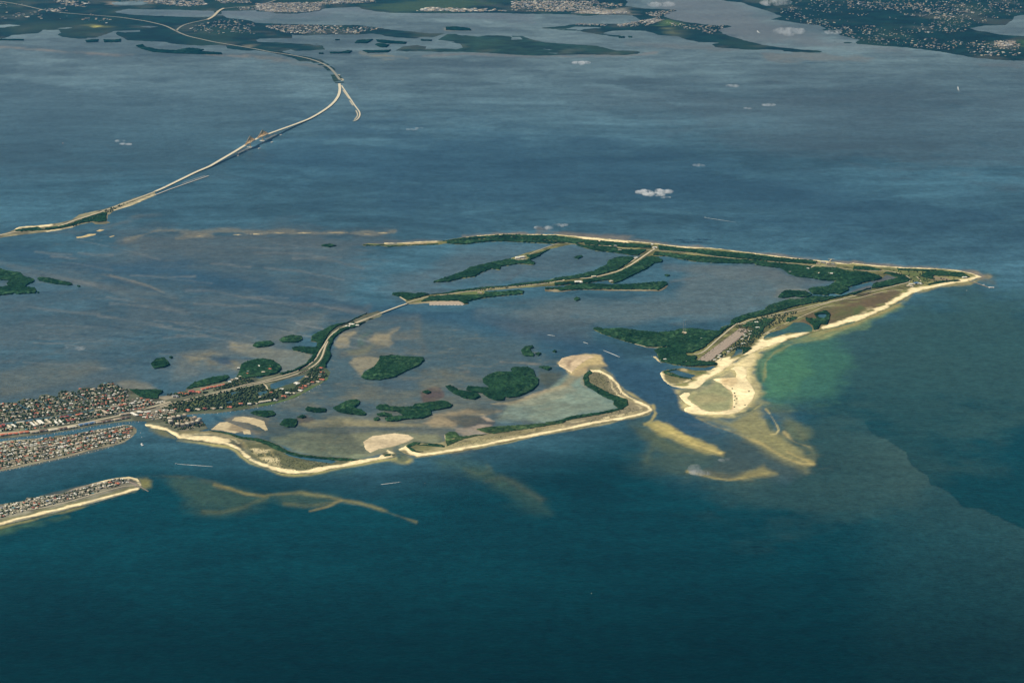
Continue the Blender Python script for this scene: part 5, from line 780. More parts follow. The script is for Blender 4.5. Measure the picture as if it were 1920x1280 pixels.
# terraces and villas on the causeway island
for a_, b_, rf, lb in ((S('B3', 435,405), S('B3', 550,375), 'terracotta', 'orange terrace right of the red villas above the road'), (S('B3', 560,378), S('B3', 685,350), 'terracotta', 'long orange terrace by the slim dark wood'), (S('B3', 1040,540), S('B3', 1175,520), 'cream', 'large cream roofed building on the villa shore')):
    block(a_[0], b_[0], 22, 8, rf, lb)
V_ = [('B3',222,442,'terracotta','leftmost red villa above the island road',1.5), ('B3',280,448,'terracotta','low red villa between two tall red ones above the road',1.3), ('B3',335,425,'red','largest red villa above the island road',1.8), ('B3',405,430,'terracotta','red villa at the right end of the group above the road',1.5), ('B3',160,475,'grey','grey roofed hall left of the red villas',1.8),
      ('B3',300,622,'terracotta','first red villa from the left on the lower shore',1.5), ('B3',398,612,'cream','cream and orange villa second from the left on the lower shore',1.4), ('B3',478,605,'red','red villa third from the left on the lower shore',1.4), ('B3',565,602,'tan','tan villa fourth from the left on the lower shore',1.4), ('B3',650,600,'cream','small cream villa on the lower shore',1.2), ('B3',735,588,'terracotta','red villa right of the small cream one on the lower shore',1.4), ('B3',855,562,'terracotta','tall red villa in the middle of the lower shore',1.5), ('B3',948,562,'white','white villa left of the large cream building, outer one',1.4), ('B3',1005,548,'cream','cream villa touching the large cream building',1.3),
      ('B3',740,320,'white','white house below the slim wood, left one',1.1), ('B3',765,298,'tan','tan house at the tip of the slim wood',1.0), ('B3',812,285,'white','white house between slim and round woods',1.0), ('B3',848,267,'cream','pale house against the round wood',1.0), ('B3',925,235,'terracotta','small red villa inside the round wood, lower left',.9), ('B3',932,212,'grey','grey roof inside the round wood, left',.9), ('B3',1048,150,'white','lone white roof high in the round wood',1.0), ('B3',1095,225,'cream','cream villa low in the round wood',1.3), ('B3',1165,190,'terracotta','orange villa at the right of the round wood',1.2), ('B3',1183,147,'tan','small tan roof at the upper right of the round wood',.9), ('B3',833,180,'white','white boathouse on the left edge of the round wood',1.1),
      ('B3',1200,505,'white','white villa right of the large cream building, lower one',1.1), ('B3',1225,515,'grey','grey villa right of the large cream building',1.1), ('B3',1060,480,'cream','small cream house inland of the large cream building',1.0), ('B3',1175,440,'terracotta','orange house in the inner garden',1.2), ('B3',1310,475,'terracotta','red villa on the lawn shore, first of three',1.4), ('B3',1350,448,'white','white villa on the lawn shore, second of three',1.5), ('B3',1405,440,'cream','cream villa on the lawn shore, third of three',1.2), ('B3',1290,395,'white','white house above the lawn shore',1.1), ('B3',1450,340,'white','big white villa at the right end of the long pond',1.8), ('B3',1485,412,'white','white villa near the right bend of the shore',1.3), ('B3',1495,385,'terracotta','orange villa just above the white one near the bend',1.3), ('B3',1530,365,'terracotta','red villa following the bend, lower of the chain',1.4), ('B3',1570,348,'tan','tan villa in the chain at the bend',1.1), ('B3',1615,333,'terracotta','red villa in the middle of the chain at the bend',1.3), ('B3',1670,318,'cream','cream villa in the chain at the bend',1.1), ('B3',1712,297,'terracotta','orange villa at the outer corner of the bend',1.4), ('B3',1690,270,'tan','tan villa above the orange corner villa',1.1), ('B3',1695,245,'grey','grey villa in the upper chain at the bend',1.1), ('B3',1715,220,'terracotta','red villa second from the top of the chain',1.3), ('B3',1705,182,'terracotta','topmost red villa of the chain',1.4), ('B3',1553,277,'tan','tan house alone on the wooded knoll',1.3)]
for sh, x, y, rf, lb, sc in V_: house(S(sh, x, y)[0], rf, random.choice((0, 2, 3)), lb, rz=random.uniform(-.5, .5), scale=sc*1.25, cat='villa', name='villa')
# curved condominium group
for i, (x, y, a_) in enumerate(((230,915,.2), (262,905,.3), (300,900,.1), (345,890,-.1), (290,958,.1), (330,962,0), (365,955,-.1), (405,945,-.3), (440,935,-.3), (455,920,-.5), (240,935,.4), (420,908,-.3))):
    px = S('B2', x, y)[0]; r_ = empty('condominium', (*at(*px)[:2], GROUND_Z), a_); tag(r_, ('%s condominium, %s of the ring' % ('tan roofed' if i % 2 else 'cream roofed', ('upper row leftmost','upper row second','upper row third','upper row right end','lower row leftmost','lower row second','lower row third','lower row fourth','lower row fifth','right end nearest the water','far left link','inner right link')[i])), 'condominium', 'condominium blocks ringing a court')
    m = MB(); m.box((0,0,0), (24, 26, 20)); m.box((0,-14,0), (10, 4, 19)); m.build('wall', M['wall'], r_)
    m = MB(); m.box((0,0,20), (26, 28, 4), taper=.5); m.build('roof', ROOF['tan' if i % 2 else 'cream'], r_); taken.append((*at(*px)[:2], 25))
# park buildings and shelters
SHEL = [(1568,152,'topmost white picnic shelter along the winding path'), (1565,177,'second white picnic shelter from the top'), (1520,185,'white shelter left of the path, third from the top'), (1527,198,'small white shelter touching the third one'), (1497,222,'white shelter beside the parking field, middle'), (1488,266,'white shelter of the middle pair, left one'), (1512,262,'white shelter of the middle pair, right one'), (1392,310,'white shelter by the lower path, upper one'), (1372,335,'white shelter by the lower path, lower one'), (1297,370,'white shelter near the beach, upper of three'), (1285,388,'white shelter near the beach, middle of three'), (1248,410,'white shelter near the beach, lowest of three'), (1635,120,'white roof among the open wood, right one'), (1625,70,'white roof among the open wood, upper one'), (955,245,'lone white roof inside the large wood'), (1130,218,'second white roof inside the large wood, right one'), (990,422,'white roof at the lower edge of the large wood'), (800,405,'pale roof in the near corner of the large wood')]
for x, y, lb in SHEL: house(S('B8', x, y)[0], 'white', 4, lb, rz=.5, scale=1.15, cat='shelter', name='picnic_shelter')
PB = [('B7',1335,328,'white','white building at the root of the right fishing pier',1.8), ('B7',755,398,'blue','blue roofed beach house on the near beach',2), ('B7',790,400,'white','white beach house beside the blue roofed one',1.6), ('B7',690,408,'white','white long beach house left of the blue roofed one',1.6), ('B7',700,432,'cream','pale hut below the beach houses',1.2), ('B6',1390,412,'white','white building alone in the broad mangrove wood',1.8), ('B6',1258,405,'cream','small cream building left in the broad mangrove wood',1.4), ('B6',1300,275,'grey','grey fort building near the short pier',1.8), ('B6',1360,290,'tan','tan fort building near the short pier',1.8), ('B6',1415,290,'grey','grey building at the right of the fort group',1.4), ('B6',1240,290,'tan','tan building at the left of the fort group',1.4), ('B6',1110,348,'white','white building at the end of the road stub',1.5), ('B6',500,990,'white','white restroom in the park scrub, upper',1.2), ('B6',518,1055,'white','white restroom in the park scrub, lower',1.4), ('B6',905,388,'grey','grey building at the lagoon edge of the broad wood',1.4), ('B5',1200,225,'white','white park headquarters at the road junction',1.8), ('B5',1170,188,'white','white beach hut above the junction',1.3), ('B5',730,205,'grey','grey building right of the white car parks',1.6), ('B5',780,258,'cream','cream building by the lagoon side left of the junction',1.6), ('B5',665,158,'cream','cream beach building between car park and beach',1.4), ('B5',530,145,'cream','cream beach building left of the similar one',1.4), ('B5',285,640,'white','white campground building on the middle spit',2.6), ('B5',470,575,'cream','cream building on the middle spit road',1.8), ('B5',680,628,'cream','pale building at the wood edge of the middle spit',1.5), ('B5',975,350,'white','white building on the branch road',1.6), ('B4',1425,322,'white','white boathouse at the tip of the boat yard',1.5), ('B4',1490,312,'white','white shed in the boat yard, left',2.2), ('B4',1530,305,'white','white shed in the boat yard, right',2.2), ('B4',1150,622,'tan','tan building at the end of the ramp lawn',1.5), ('D7',800,395,'white','largest white marina building by the bending road',2), ('D7',735,425,'white','white marina building at the left',1.7), ('D7',765,408,'cream','cream marina building in the middle',1.4), ('D7',880,410,'white','white dock house at the right of the marina',1.5)]
for sh, x, y, rf, lb, sc in PB: house(S(sh, x, y)[0], rf, random.choice((1, 2, 4)), lb, rz=random.uniform(-.3, .6), scale=sc*1.1, cat='building', name='park_building')
def mast(px, lb):
    r = empty('radio_mast', (*at(*px)[:2], GROUND_Z)); tag(r, lb, 'mast')
    m = MB(); m.box((0,0,0), (3.4,3.4,95), taper=.6); m.build('mast', M['white'], r); m = MB(); m.box((0,0,0), (14,10,4)); m.build('hut', M['wall'], r)
mast(S('B8', 965,162)[0], 'left thin radio mast rising from the large wood'); mast(S('B8', 982,162)[0], 'right thin radio mast rising from the large wood')
quadpoly('clearing', S('B8', 950,160, 960,150, 985,150, 1000,160, 985,168, 960,168), M['sandpath'], 9.5, 'pale clearing at the foot of the radio masts')

# packed houses of the three town grounds
def clear(x, y, rr):
    for a, b, c in taken:
        if (a-x)**2+(b-y)**2 < (rr*.5+c)**2*.8: return False
    return True
def pack(poly, holes, sx, sy, ang, weights, jitter=4, inset=6):
    W = atv(poly); HW = [atv(h) for h in holes]; c = W.mean(0); out = []
    ca, sa = math.cos(ang), math.sin(ang); R_ = np.array([[ca, sa], [-sa, ca]]); L = (W-c)@R_.T
    u = np.arange(L[:, 0].min(), L[:, 0].max(), sx); v = np.arange(L[:, 1].min(), L[:, 1].max(), sy)
    for j, b in enumerate(v):
        if j % 3 == 2: continue                      # streets and canals between the rows
        for a in u+(j % 2)*sx*.4:
            p = np.array([a+random.uniform(-jitter, jitter), b+random.uniform(-jitter, jitter)*.7])@R_+c
            q = p[None]
            if not inside(q[:, 0], q[:, 1], W)[0] or seg_dist(q[:, 0], q[:, 1], W, True)[0] < inset: continue
            if any(inside(q[:, 0], q[:, 1], h)[0] or seg_dist(q[:, 0], q[:, 1], h, True)[0] < 12 for h in HW): continue
            if not clear(p[0], p[1], 14): continue
            out.append((p[0], p[1], ang+random.choice((0, math.pi/2, 0))+random.uniform(-.35, .35), random.choices(RK, weights)[0]))
    return out
WN = (24, 24, 18, 9, 15, 4, 7, .7, 1)
def edge_ang(a, b):
    p, q = at(*a), at(*b); return math.atan2(q[1]-p[1], q[0]-p[0])
a2 = edge_ang(*S('B1', 400,1087, 1350,872)); a3 = edge_ang(*S('D4', 0,802, 1400,452)); a1 = edge_ang(*S('B1', 0,600, 1120,432))
h3 = pack(S('D4', -60,565, 0,550, 300,520, 330,480, 600,452, 750,425, 900,370, 1200,290, 1400,245, 1520,235, 1560,260, 1530,300, 1400,340, 1000,450, 600,560, 400,610, 0,710, -60,725), [], 27, 22, a3, (30,28,16,12,6,2,5,1,1), 8, 3)
h2 = pack(S('B1', -60,828, 0,820, 330,792, 500,778, 650,765, 900,738, 1170,680, 1480,622, 1565,628, 1625,665, 1570,760, 1480,815, 1100,910, 700,1008, 200,1115, 0,1155, -60,1165), [], 26, 25, a2, WN, 8, 6)
h1 = pack(S('B1', -60,372, 70,356, 230,350, 290,305, 460,315, 480,270, 690,285, 720,218, 810,212, 930,245, 950,185, 1170,185, 1225,122, 1350,126, 1540,205, 1540,350, 1500,370, 1130,425, 900,470, 420,535, 0,595, -60,605), T1H[:6], 28, 28, a1, (14,16,20,12,16,5,14,.5,1.5), 9, 4)
h1b = pack(S('B1', 0,625, 200,600, 660,530, 900,495, 1150,445, 1250,420, 1500,385, 1780,330, 1850,380, 1600,450, 1180,540, 700,635, 400,675, 0,700), T1H[:1], 30, 26, a1, WN, 5, 4)+pack(S('B2', 30,740, 100,760, 240,770, 100,805, 0,835, -60,840, -60,760), [], 28, 26, a1, WN, 4, 4)+pack(S('B2', -20,870, 100,850, 230,815, 290,830, 280,875, 180,905, 120,915, 40,895), [], 26, 26, a1, WN, 4, 4)
allh = [(*h, 'beach') for h in h3]+[(*h, 'canal') for h in h2]
allh.sort(key=lambda h: h[0]**2+h[1]**2); NH = 250
adj = dict(white='white', cream='cream', tan='tan', grey='grey', terracotta='terracotta', red='dark red', brown='brown', blue='blue', teal='teal')
POLY2 = atv(T2); POLY3 = atv(T3)
for x, y, a_, rf, t in allh[:NH]:
    px, py = topx(x, y); near = seg_dist(np.array([x]), np.array([y]), POLY2 if t == 'canal' else POLY3, True)[0] < (38 if t == 'canal' else 60); wf = 'in the waterfront row, ' if near else 'in the inner rows, '
    if t == 'beach': zone = 'left third of' if px < 90 else 'middle of' if px < 180 else 'outer end of'; g = '%s roofed houses %s%s the narrow beach town' % (adj[rf], wf, zone); lb = '%s roofed house %s%s the narrow beach town' % (adj[rf], wf, zone)
    else: zone = 'left third of' if px < 85 else 'middle of' if px < 170 else 'right end of'; g = '%s roofed houses %s%s the canal island' % (adj[rf], wf, zone); lb = '%s roofed house %s%s the packed canal island' % (adj[rf], wf, zone)
    o = bpy.data.objects.new('house', house_me(random.choice((0,1,2,3)), rf)); COL.objects.link(o); o.location = (x, y, GROUND_Z); o.rotation_euler = (0,0,a_); o.scale = (random.uniform(.7, 1.15),)*3; tag(o, lb, 'house', g)
rest = [h[:4] for h in allh[NH:]]+h1+h1b
mb = MB(); base_m = [house_mesh(19,13,3.6,.4,'hip',1), house_mesh(17,14,4,.4,'hip',0), house_mesh(22,12,3.4,.35,'hip',0), house_mesh(15,12,6.5,.35,'hip',0)]
for x, y, a_, rf in rest:
    g = random.choice(base_m); s_ = random.uniform(.9, 1.2); ca, sa = math.cos(a_)*s_, math.sin(a_)*s_; n0 = len(mb.v)
    mb.v += [(x+vx*ca-vy*sa, y+vx*sa+vy*ca, GROUND_Z+vz*s_) for vx, vy, vz in g.v]; mb.f += [tuple(i+n0 for i in f) for f in g.f]; mb.m += [0 if k == 0 else 1+RK.index(rf) for k in g.m]
tag(mb.build('town_houses', [M['wall']]+[ROOF[k] for k in RK]), 'crowded roofs of the canal town north of the boat channel', kind='stuff')
print('houses', len(h3), len(h2), len(h1), len(h1b))

# far towns
def far_town(name, areas, label):
    mb = MB(); cols = ['white','cream','tan','grey','tan','grey']
    for poly, n, smin, smax in areas:
        P = np.array(poly); W = atv(P); x0, y0 = P.min(0); x1, y1 = P.max(0); k = 0; t = 0
        while k < n and t < n*8:
            t += 1; px, py = random.uniform(x0, x1), random.uniform(y0, y1)
            if not inside(np.array([px]), np.array([py]), P)[0]: continue
            w = atv([(px, py)])[0]
            if fbm(np.array([w[0]/900]), np.array([w[1]/900]), 3)[0] < random.uniform(.30, .62): continue
            L_ = random.uniform(smin, smax); mb.box((w[0], w[1], 2.5), (L_, L_*random.uniform(.4, .9), random.uniform(5, 11)), random.uniform(0, 3), 1+cols.index(random.choices(cols, (2,3,5,6,5,5))[0])); mb.m[-6] = 1; k += 1
    tag(mb.build(name, [M['wall']]+[ROOF[k] for k in cols]), label, kind='stuff')
far_town('far_town', [(S('A2', 0,30, 500,20, 480,82, 300,100, 100,92, 0,80), 1300, 14, 40), (S('A2', 500,5, 900,0, 900,20, 500,40), 260, 15, 50), (S('A2', 50,200, 240,190, 600,195, 950,215, 760,255, 440,258, 250,255), 420, 15, 40), (S('A3', 450,100, 640,70, 870,75, 900,100, 700,112), 700, 15, 45), (S('A3', 0,10, 800,10, 850,60, 400,90, 0,90), 1100, 14, 50), (S('A3', 780,190, 960,160, 1080,140, 1150,150, 1000,200, 850,225), 300, 14, 40), (S('A3', 480,180, 700,185, 800,215, 650,195, 480,192), 80, 14, 30), (S('A3', 1150,170, 1400,195, 1640,195, 1600,210, 1500,260, 1200,200), 110, 14, 40), (S('A3', 980,100, 1230,78, 1100,140), 120, 14, 35),
                      (S('A2', 1200,85, 1300,60, 1700,70, 1900,50, 1900,90, 1500,92), 240, 25, 80), (S('A1', 850,0, 1500,0, 1560,40, 1400,55, 1000,10), 260, 20, 60), (S('A1', 400,0, 700,20, 640,60, 480,45), 70, 20, 60), (S('A1', 250,70, 500,65, 460,85, 300,92), 40, 20, 60), (S('A1', 1700,140, 1900,170, 1920,260, 1750,280, 1400,230, 1450,200), 130, 14, 45), (S('A1', 1600,0, 1900,0, 1900,25, 1650,30), 120, 14, 50), (S('A1', 1780,60, 1920,55, 1920,75, 1800,78), 60, 14, 35), (S('A1', 0,20, 850,100, 860,220, 600,150, 0,150), 60, 20, 60),
                      (S('A4', 100,0, 1900,0, 1900,100, 1500,200, 1400,380, 1000,350, 700,320, 450,220, 100,140), 1000, 12, 34), (S('A4', 400,10, 1500,40, 1500,120, 1200,150, 500,60), 200, 18, 50), (S('A4', 1700,310, 1860,310, 1830,350, 1700,350), 120, 20, 50), (S('A4', 1400,300, 1900,330, 1900,430, 1500,420), 130, 14, 45)],
         'scattered pale roofs of the far mainland towns')

# ------------------------------------------------------------------ scattered trees
def blob_mesh():
    bm = bmesh.new(); bmesh.ops.create_icosphere(bm, subdivisions=1, radius=1); v = np.array([v.co[:] for v in bm.verts]); f = np.array([[q.index for q in p.verts] for p in bm.faces]); bm.free(); return v, f
BV, BF = blob_mesh()
def scatter(name, areas, label, m='treesm'):
    Vs = []; Fs = []; n = 0; md = []
    for poly, count, r0, r1, h in areas:
        P = np.array(poly); W = atv(P); lo, hi = W.min(0), W.max(0); q = lo+rng.random((count*6, 2))*(hi-lo); q = q[inside(q[:, 0], q[:, 1], W)]
        for hh_ in T1H: q = q[~inside(q[:, 0], q[:, 1], atv(hh_))]
        q = q[:count]
        for x, y in q:
            r = random.uniform(r0, r1); hh = r*random.uniform(.8, 1.3)*h
            v = BV*(1+rng.uniform(-.25, .25, (len(BV), 1)))*np.array((r, r, hh))+np.array((x, y, GROUND_Z+hh*.6)); Vs.append(v); Fs.append(BF+n); n += len(BV); md += [random.random() < .3]*len(BF)
    o = link(name, mesh_np(name, np.concatenate(Vs), np.concatenate(Fs), False, np.array(md, int)), [M['treesm'], M['treelight']]); tag(o, label, kind='stuff')
T1poly = S('B1', -60,372, 70,356, 230,350, 290,305, 460,315, 480,270, 690,285, 720,218, 810,212, 930,245, 950,185, 1170,185, 1225,122, 1350,126, 1540,205, 1540,350, 1500,370, 1130,425, 900,470, 420,535, 0,595, -60,605)
scatter('garden_trees', [(T1poly, 1050, 4, 8, 1), (S('B1', 0,625, 660,530, 1150,445, 1780,330, 1850,380, 1180,540, 400,675, 0,700), 420, 4, 8, 1), (S('B1', 0,825, 500,780, 1000,710, 1560,630, 1620,680, 1480,810, 700,1005, 0,1150, -60,1160), 800, 3, 6.5, 1), (S('D4', -60,570, 330,490, 750,425, 1400,245, 1560,260, 1400,340, 600,560, 0,710), 260, 3, 6.5, 1)], 'dark garden trees between the houses of the three towns')
scatter('villa_trees', [(S('B3', 20,600, 180,530, 440,480, 900,375, 1090,340, 1110,400, 1250,410, 1250,500, 1000,560, 700,600, 200,640), 850, 5, 9, 1), (S('B3', 1250,410, 1400,400, 1560,250, 1600,180, 1700,170, 1780,260, 1600,340, 1300,500), 420, 4, 8, 1), (S('B3', 80,455, 200,430, 480,440, 740,330, 850,270, 1000,310, 800,370, 480,430, 200,480), 260, 4, 8, 1), (S('B2', 130,850, 290,870, 500,945, 460,975, 290,985, 180,930), 240, 4, 7, 1)], 'dense garden trees around the villas of the causeway island')
scatter('park_trees', [(S('B8', 1250,420, 1400,290, 1540,150, 1600,120, 1700,170, 1560,280, 1400,330, 1300,400), 330, 4, 7, 1), (S('B6', 250,1040, 600,920, 1000,860, 900,960, 600,1080, 300,1120), 240, 4, 7, 1), (S('B6', 600,800, 1200,700, 1400,720, 1000,800, 640,880), 160, 4, 7, 1), (S('B7', 420,225, 900,245, 1300,265, 1400,320, 900,410, 700,400), 120, 4, 7, 1), (S('B8', 1100,400, 1470,110, 1500,118, 1120,415), 60, 2.5, 4, 1), (S('B8', 1190,420, 1440,240, 1460,245, 1210,425), 60, 3, 5, 1), (S('D2', 720,260, 880,300, 1000,350, 1300,380, 1200,420, 1000,440, 800,370), 420, 1.5, 4, .5), (S('D3', 1300,225, 1400,215, 1500,290, 1600,420, 1560,400, 1320,320), 260, 1.5, 4, .5), (S('D1', 950,940, 1300,870, 1900,760, 1900,780, 1300,895, 950,965), 300, 1.2, 3, .5), (S('D3', 1250,590, 1600,480, 1740,490, 1600,530, 1300,590), 300, 1.2, 3, .5), (S('A5', 560,290, 900,190, 1150,115, 'A8', 100,770, 500,640, 'A5', 1150,140, 800,260), 120, 4, 8, 1), (S('B4', 900,605, 1400,562, 1800,515, 1800,530, 1200,600), 130, 4, 7, 1)], 'loose trees and scrub dotting the park lawns and dunes')
_c = [S('B2', 0,0)[0]]

# ------------------------------------------------------------------ boats
def boat(px, heading_px, L, lb, wake=0, wpx=None, ww=8, hullm='white', cat='boat', name='motor_boat'):
    p, q = Vector(at(*px)), Vector(at(*heading_px)); a = math.atan2(q.y-p.y, q.x-p.x)
    r = empty(name, p, a); tag(r, lb, cat); W = L*.28
    m = MB(); st = [(-L/2, W*.42, .0), (-L*.1, W*.5, 0), (L*.28, W*.36, .1), (L/2, .05, .5)]; vs = []
    for x, w, z in st: vs += [(x, -w*.8, -.3), (x, w*.8, -.3), (x, w, L*.11+z), (x, -w, L*.11+z)]
    fs = [(0,3,2,1), (12,13,14,15)]
    for i in range(3):
        for j in range(4): k = (j+1) % 4; fs.append((4*i+j, 4*i+k, 4*i+4+k, 4*i+4+j))
    m.add(vs, fs); m.build('hull', M[hullm] if hullm in M else ROOF[hullm], r)
    m = MB(); m.box((-L*.05, 0, L*.11), (L*.3, W*.6, L*.12), taper=.8); m.build('cabin', M['white'], r)
    if wake:
        m = MB(); n = 14; vs = []; fs = []
        for i in range(n+1):
            t = i/n; x = -L*.45-wake*t; w = 1.5*ww*(.35+1.1*t)*(1-.5*t**3)+random.uniform(-.8, .8); y = math.sin(t*5)*ww*.25; vs += [(x, y-w/2, .12), (x, y+w/2, .12)]
        for i in range(n): fs.append((2*i, 2*i+1, 2*i+3, 2*i+2))
        m.add(vs, fs); o = m.build('wake', M['wake'], r)
        for f in o.data.polygons: pass
    return r
mwk = bpy.data.materials.new('wake_foam'); mwk.use_nodes = True; n_ = mwk.node_tree; p_ = n_.nodes['Principled BSDF']; p_.inputs['Base Color'].default_value = (.75,.77,.72,1); p_.inputs['Roughness'].default_value = .9
tc = n_.nodes.new('ShaderNodeTexCoord'); sx = n_.nodes.new('ShaderNodeSeparateXYZ'); nzz = n_.nodes.new('ShaderNodeTexNoise'); nzz.inputs['Scale'].default_value = .09; nzz.inputs['Detail'].default_value = 4
mr = n_.nodes.new('ShaderNodeMapRange'); mr.inputs[1].default_value = -420; mr.inputs[2].default_value = -20; mr.inputs[3].default_value = -.55; mr.inputs[4].default_value = .55
ad = n_.nodes.new('ShaderNodeMath'); ad.operation = 'ADD'; ad.use_clamp = True
n_.links.new(tc.outputs['Object'], sx.inputs[0]); n_.links.new(tc.outputs['Object'], nzz.inputs['Vector']); n_.links.new(sx.outputs[0], mr.inputs[0]); n_.links.new(mr.outputs[0], ad.inputs[0]); n_.links.new(nzz.outputs[0], ad.inputs[1]); n_.links.new(ad.outputs[0], p_.inputs['Alpha'])
M['wake'] = mwk
boat((330,869), (240,862), 14, 'speeding white motor boat with a long wake off the barrier spit', 230, ww=5)
boat((749,903.5), (820,895), 12, 'small motor boat with a short wake below the narrow inlet', 110, ww=4)
boat((1161,669), (1210,690), 13, 'motor boat with the longest bright wake in the pass', 200, ww=6)
boat((1102,644), (1160,664), 12, 'motor boat with a short wake in the pass, following the longer wake', 45, ww=5)
boat((1040,630), (1080,638), 11, 'motor boat entering the pass by the upper lagoon', 60, ww=5)
boat((1813,545), (1850,546), 15, 'lone white boat anchored off the right beach tip')
boat((266,834), (259,824), 46, 'long pale tour ship in the channel beside the canal island', cat='ship', name='tour_ship')
boat((263.5,811), (260,790), 12, 'small white sailing boat above the tour ship', name='sailing_boat')
boat((266,819.5), (280,840), 12, 'small white boat between the sailing boat and the tour ship')
boat((1278,752), (1278,740), 8, 'tiny white boat beside the curling sand island')
boat((1222,668), (1222,660), 10, 'tiny white boat off the corner of the large wood')
boat((1796,163), (1790,140), 24, 'far white ship with a curved wake near the right edge', 500, ww=14, name='ship')
boat((1322,408), (1270,400), 16, 'motor boat with a thin wake in the open bay', 330, ww=6)
boat((1420,58), (1414,50), 24, 'far motor boat turning in the upper right river', 260, ww=16)
boat((118,269), (125,255), 34, 'far orange hulled ship alone in the left bay', hullm='terracotta', name='ship', cat='ship')
boat((1109,1112), (1120,1090), 9, 'tiny lone boat in the dark foreground gulf')
boat((797,906), (800,890), 7, 'tiny fishing boat right of the short wake')
# buoys? none; docks along the canal shores
dk = 0
for poly, n in ((S('B1', 0,785, 400,750, 800,695, 1200,620, 1700,570), 46), (S('B1', 0,1174, 400,1090, 900,980, 1350,874), 34), (S('B3', 350,660, 700,636, 1180,560, 1420,495, 1690,345), 30)):
    D = densify(poly, sum(math.dist(poly[i], poly[i+1]) for i in range(len(poly)-1))/n, 0, closed=False)
    for i, (x, y) in enumerate(D):
        m = MB(); m.box((0,-7,-1), (2.2, 18, 1.9), 0); o = m.build('dock', M['wood'] if i % 3 else M['white'], loc=at(x+random.uniform(-.6, .6), y+.3)); o.rotation_euler = (0,0,random.uniform(-.2, .5))
        w = ('main strip canal bank', 'outer shore of the canal island', 'villa shore')[dk]; tag(o, 'small boat dock jutting from the %s' % w, 'dock', 'boat docks along the %s' % w)
    dk += 1

# ------------------------------------------------------------------ clouds
def cloud_mat(dens):
    m = bpy.data.materials.new('cloud_vapour'); m.use_nodes = True; n = m.node_tree; n.nodes.clear()
    out = n.nodes.new('ShaderNodeOutputMaterial'); v = n.nodes.new('ShaderNodeVolumePrincipled'); v.inputs['Color'].default_value = (1,1,1,1); v.inputs['Anisotropy'].default_value = .1
    tc = n.nodes.new('ShaderNodeTexCoord'); ge = n.nodes.new('ShaderNodeNewGeometry'); ns = n.nodes.new('ShaderNodeTexNoise'); ns.inputs['Scale'].default_value = .011; ns.inputs['Detail'].default_value = 5; ns.inputs['Roughness'].default_value = .62
    r = n.nodes.new('ShaderNodeMapRange'); r.inputs[1].default_value = .40; r.inputs[2].default_value = .58; r.inputs[4].default_value = .030*dens
    n.links.new(ge.outputs['Position'], ns.inputs['Vector']); n.links.new(ns.outputs[0], r.inputs[0]); n.links.new(r.outputs[0], v.inputs['Density']); n.links.new(v.outputs[0], out.inputs['Volume'])
    m.cycles.volume_step_rate = .4
    return m
def smooth_blob():
    bm = bmesh.new(); bmesh.ops.create_icosphere(bm, subdivisions=2, radius=1); v = np.array([v.co[:] for v in bm.verts]); f = np.array([[q.index for q in p.verts] for p in bm.faces]); bm.free(); return v, f
SV, SF = smooth_blob()
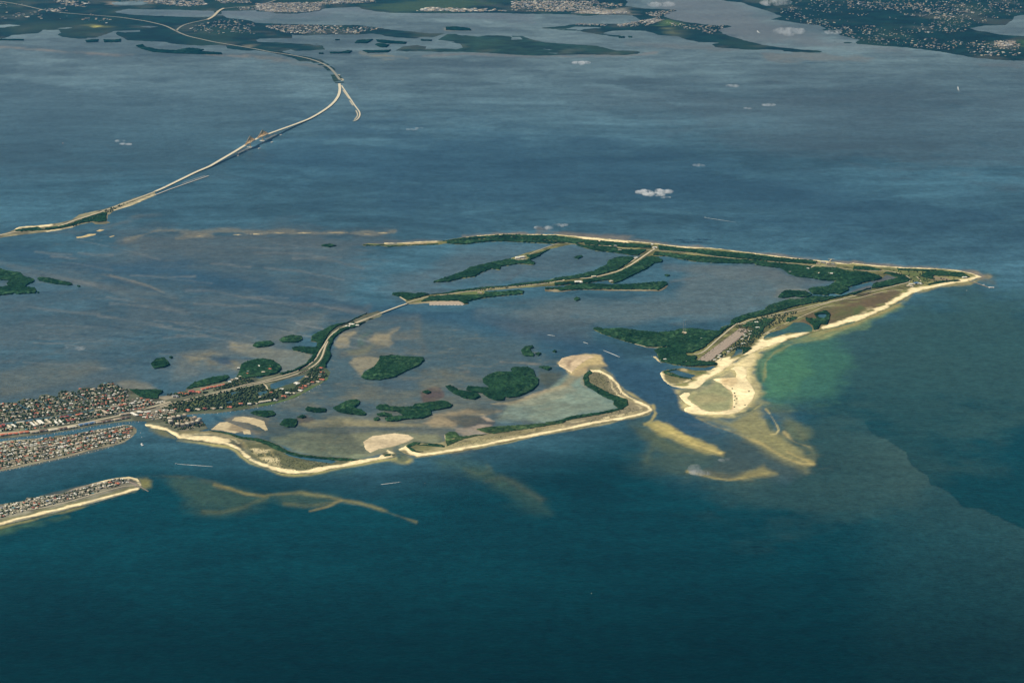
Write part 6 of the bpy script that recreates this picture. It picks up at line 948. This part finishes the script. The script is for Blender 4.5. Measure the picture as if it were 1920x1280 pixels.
def cloud(parts, lb, dens=1.0, z=420):
    """parts: (px, py, half width px, half height px, puffs)"""
    Vs = []; Fs = []; n = 0; c = None
    for px, py, hw, hh, k in parts:
        p = np.array(at(px, py, z)); s_ = np.linalg.norm(p-np.array((0,0,H)))/FPX
        if c is None: c = p.copy()
        m_ = max(1, int(round(hw/hh)))
        for q_ in range(m_):
            u = 0 if m_ == 1 else (q_/(m_-1)-.5)*1.5
            V = SV*(1+rng.uniform(-.16, .16, (len(SV), 1)))*np.array((hw*s_/m_*2.0, hw*s_*.6, hh*s_*(1.05-.4*abs(u))))+np.array((u*hw*s_, random.uniform(-.2, .2)*hw*s_, random.uniform(-.15, .25)*hh*s_))+p-c
            Vs.append(V); Fs.append(SF+n); n += len(SV)
    o = link('cloud', mesh_np('cloud', np.concatenate(Vs), np.concatenate(Fs), True), cloud_mat(dens), loc=tuple(c)); tag(o, lb, 'cloud'); return o
cloud([(1208,360,13,5,46), (1245,359,11,6,50), (1226,364,18,4,26), (1248,370,6,3,8)], 'brightest small cloud, two puffs joined over the open bay', 1.3)
cloud([(772,243,8,2.5,16), (786,240,5,2,10)], 'small wispy cloud right of the long bridge', .8)
cloud([(225,264,6,3,12), (236,270,7,3,12)], 'small wispy cloud at the left over the bay', .8)
cloud([(1019,428,11,5,26)], 'round small cloud just above the parkland far beach', .9)
cloud([(1050,422,13,3,16)], 'flat faint cloud right of the round one above the far beach', .5)
cloud([(1090,118,13,4,18)], 'faint cloud below the long flat green island', .6)
cloud([(1302,880,7,11,14), (1314,886,16,6,16)], 'torn faint cloud over the sandy shoal in front', .55)
cloud([(1360,862,8,4,12)], 'tiny faint cloud beside the torn one over the channel', .45)
cloud([(1402,203,5,2.5,8), (1441,197,10,3,14)], 'pair of faint puffs in the upper bay', .5)
cloud([(1374,161,8,4,10)], 'single faint puff left of the upper pair', .4)
cloud([(140,652,12,5,14)], 'very faint cloud above the canal town', .35)
cloud([(1310,310,9,3,10)], 'very faint small cloud above the brightest one', .35)
cloud([(1240,9,16,7,34)], 'pale cloud over the far river mouth at the top', .22)
cloud([(1480,60,22,8,30)], 'soft cloud over the upper right river', .2)
cloud([(1562,61,10,6,20)], 'grey white cloud on the upper right shore', .4)
cloud([(1455,5,22,8,34)], 'pale cloud cut by the top edge at the right', .22)

# ------------------------------------------------------------------ haze
hb = MB(); hb.box((0, 0, -8), (152000, 152000, H+60+8))
mh = bpy.data.materials.new('haze_air'); mh.use_nodes = True; n_ = mh.node_tree; n_.nodes.clear(); out = n_.nodes.new('ShaderNodeOutputMaterial'); pv = n_.nodes.new('ShaderNodeVolumePrincipled')
pv.inputs['Color'].default_value = (.05, .46, .98, 1); pv.inputs['Density'].default_value = 4.8e-6; pv.inputs['Anisotropy'].default_value = .2
n_.links.new(pv.outputs[0], out.inputs['Volume']); tag(hb.build('haze', mh), kind='stuff')
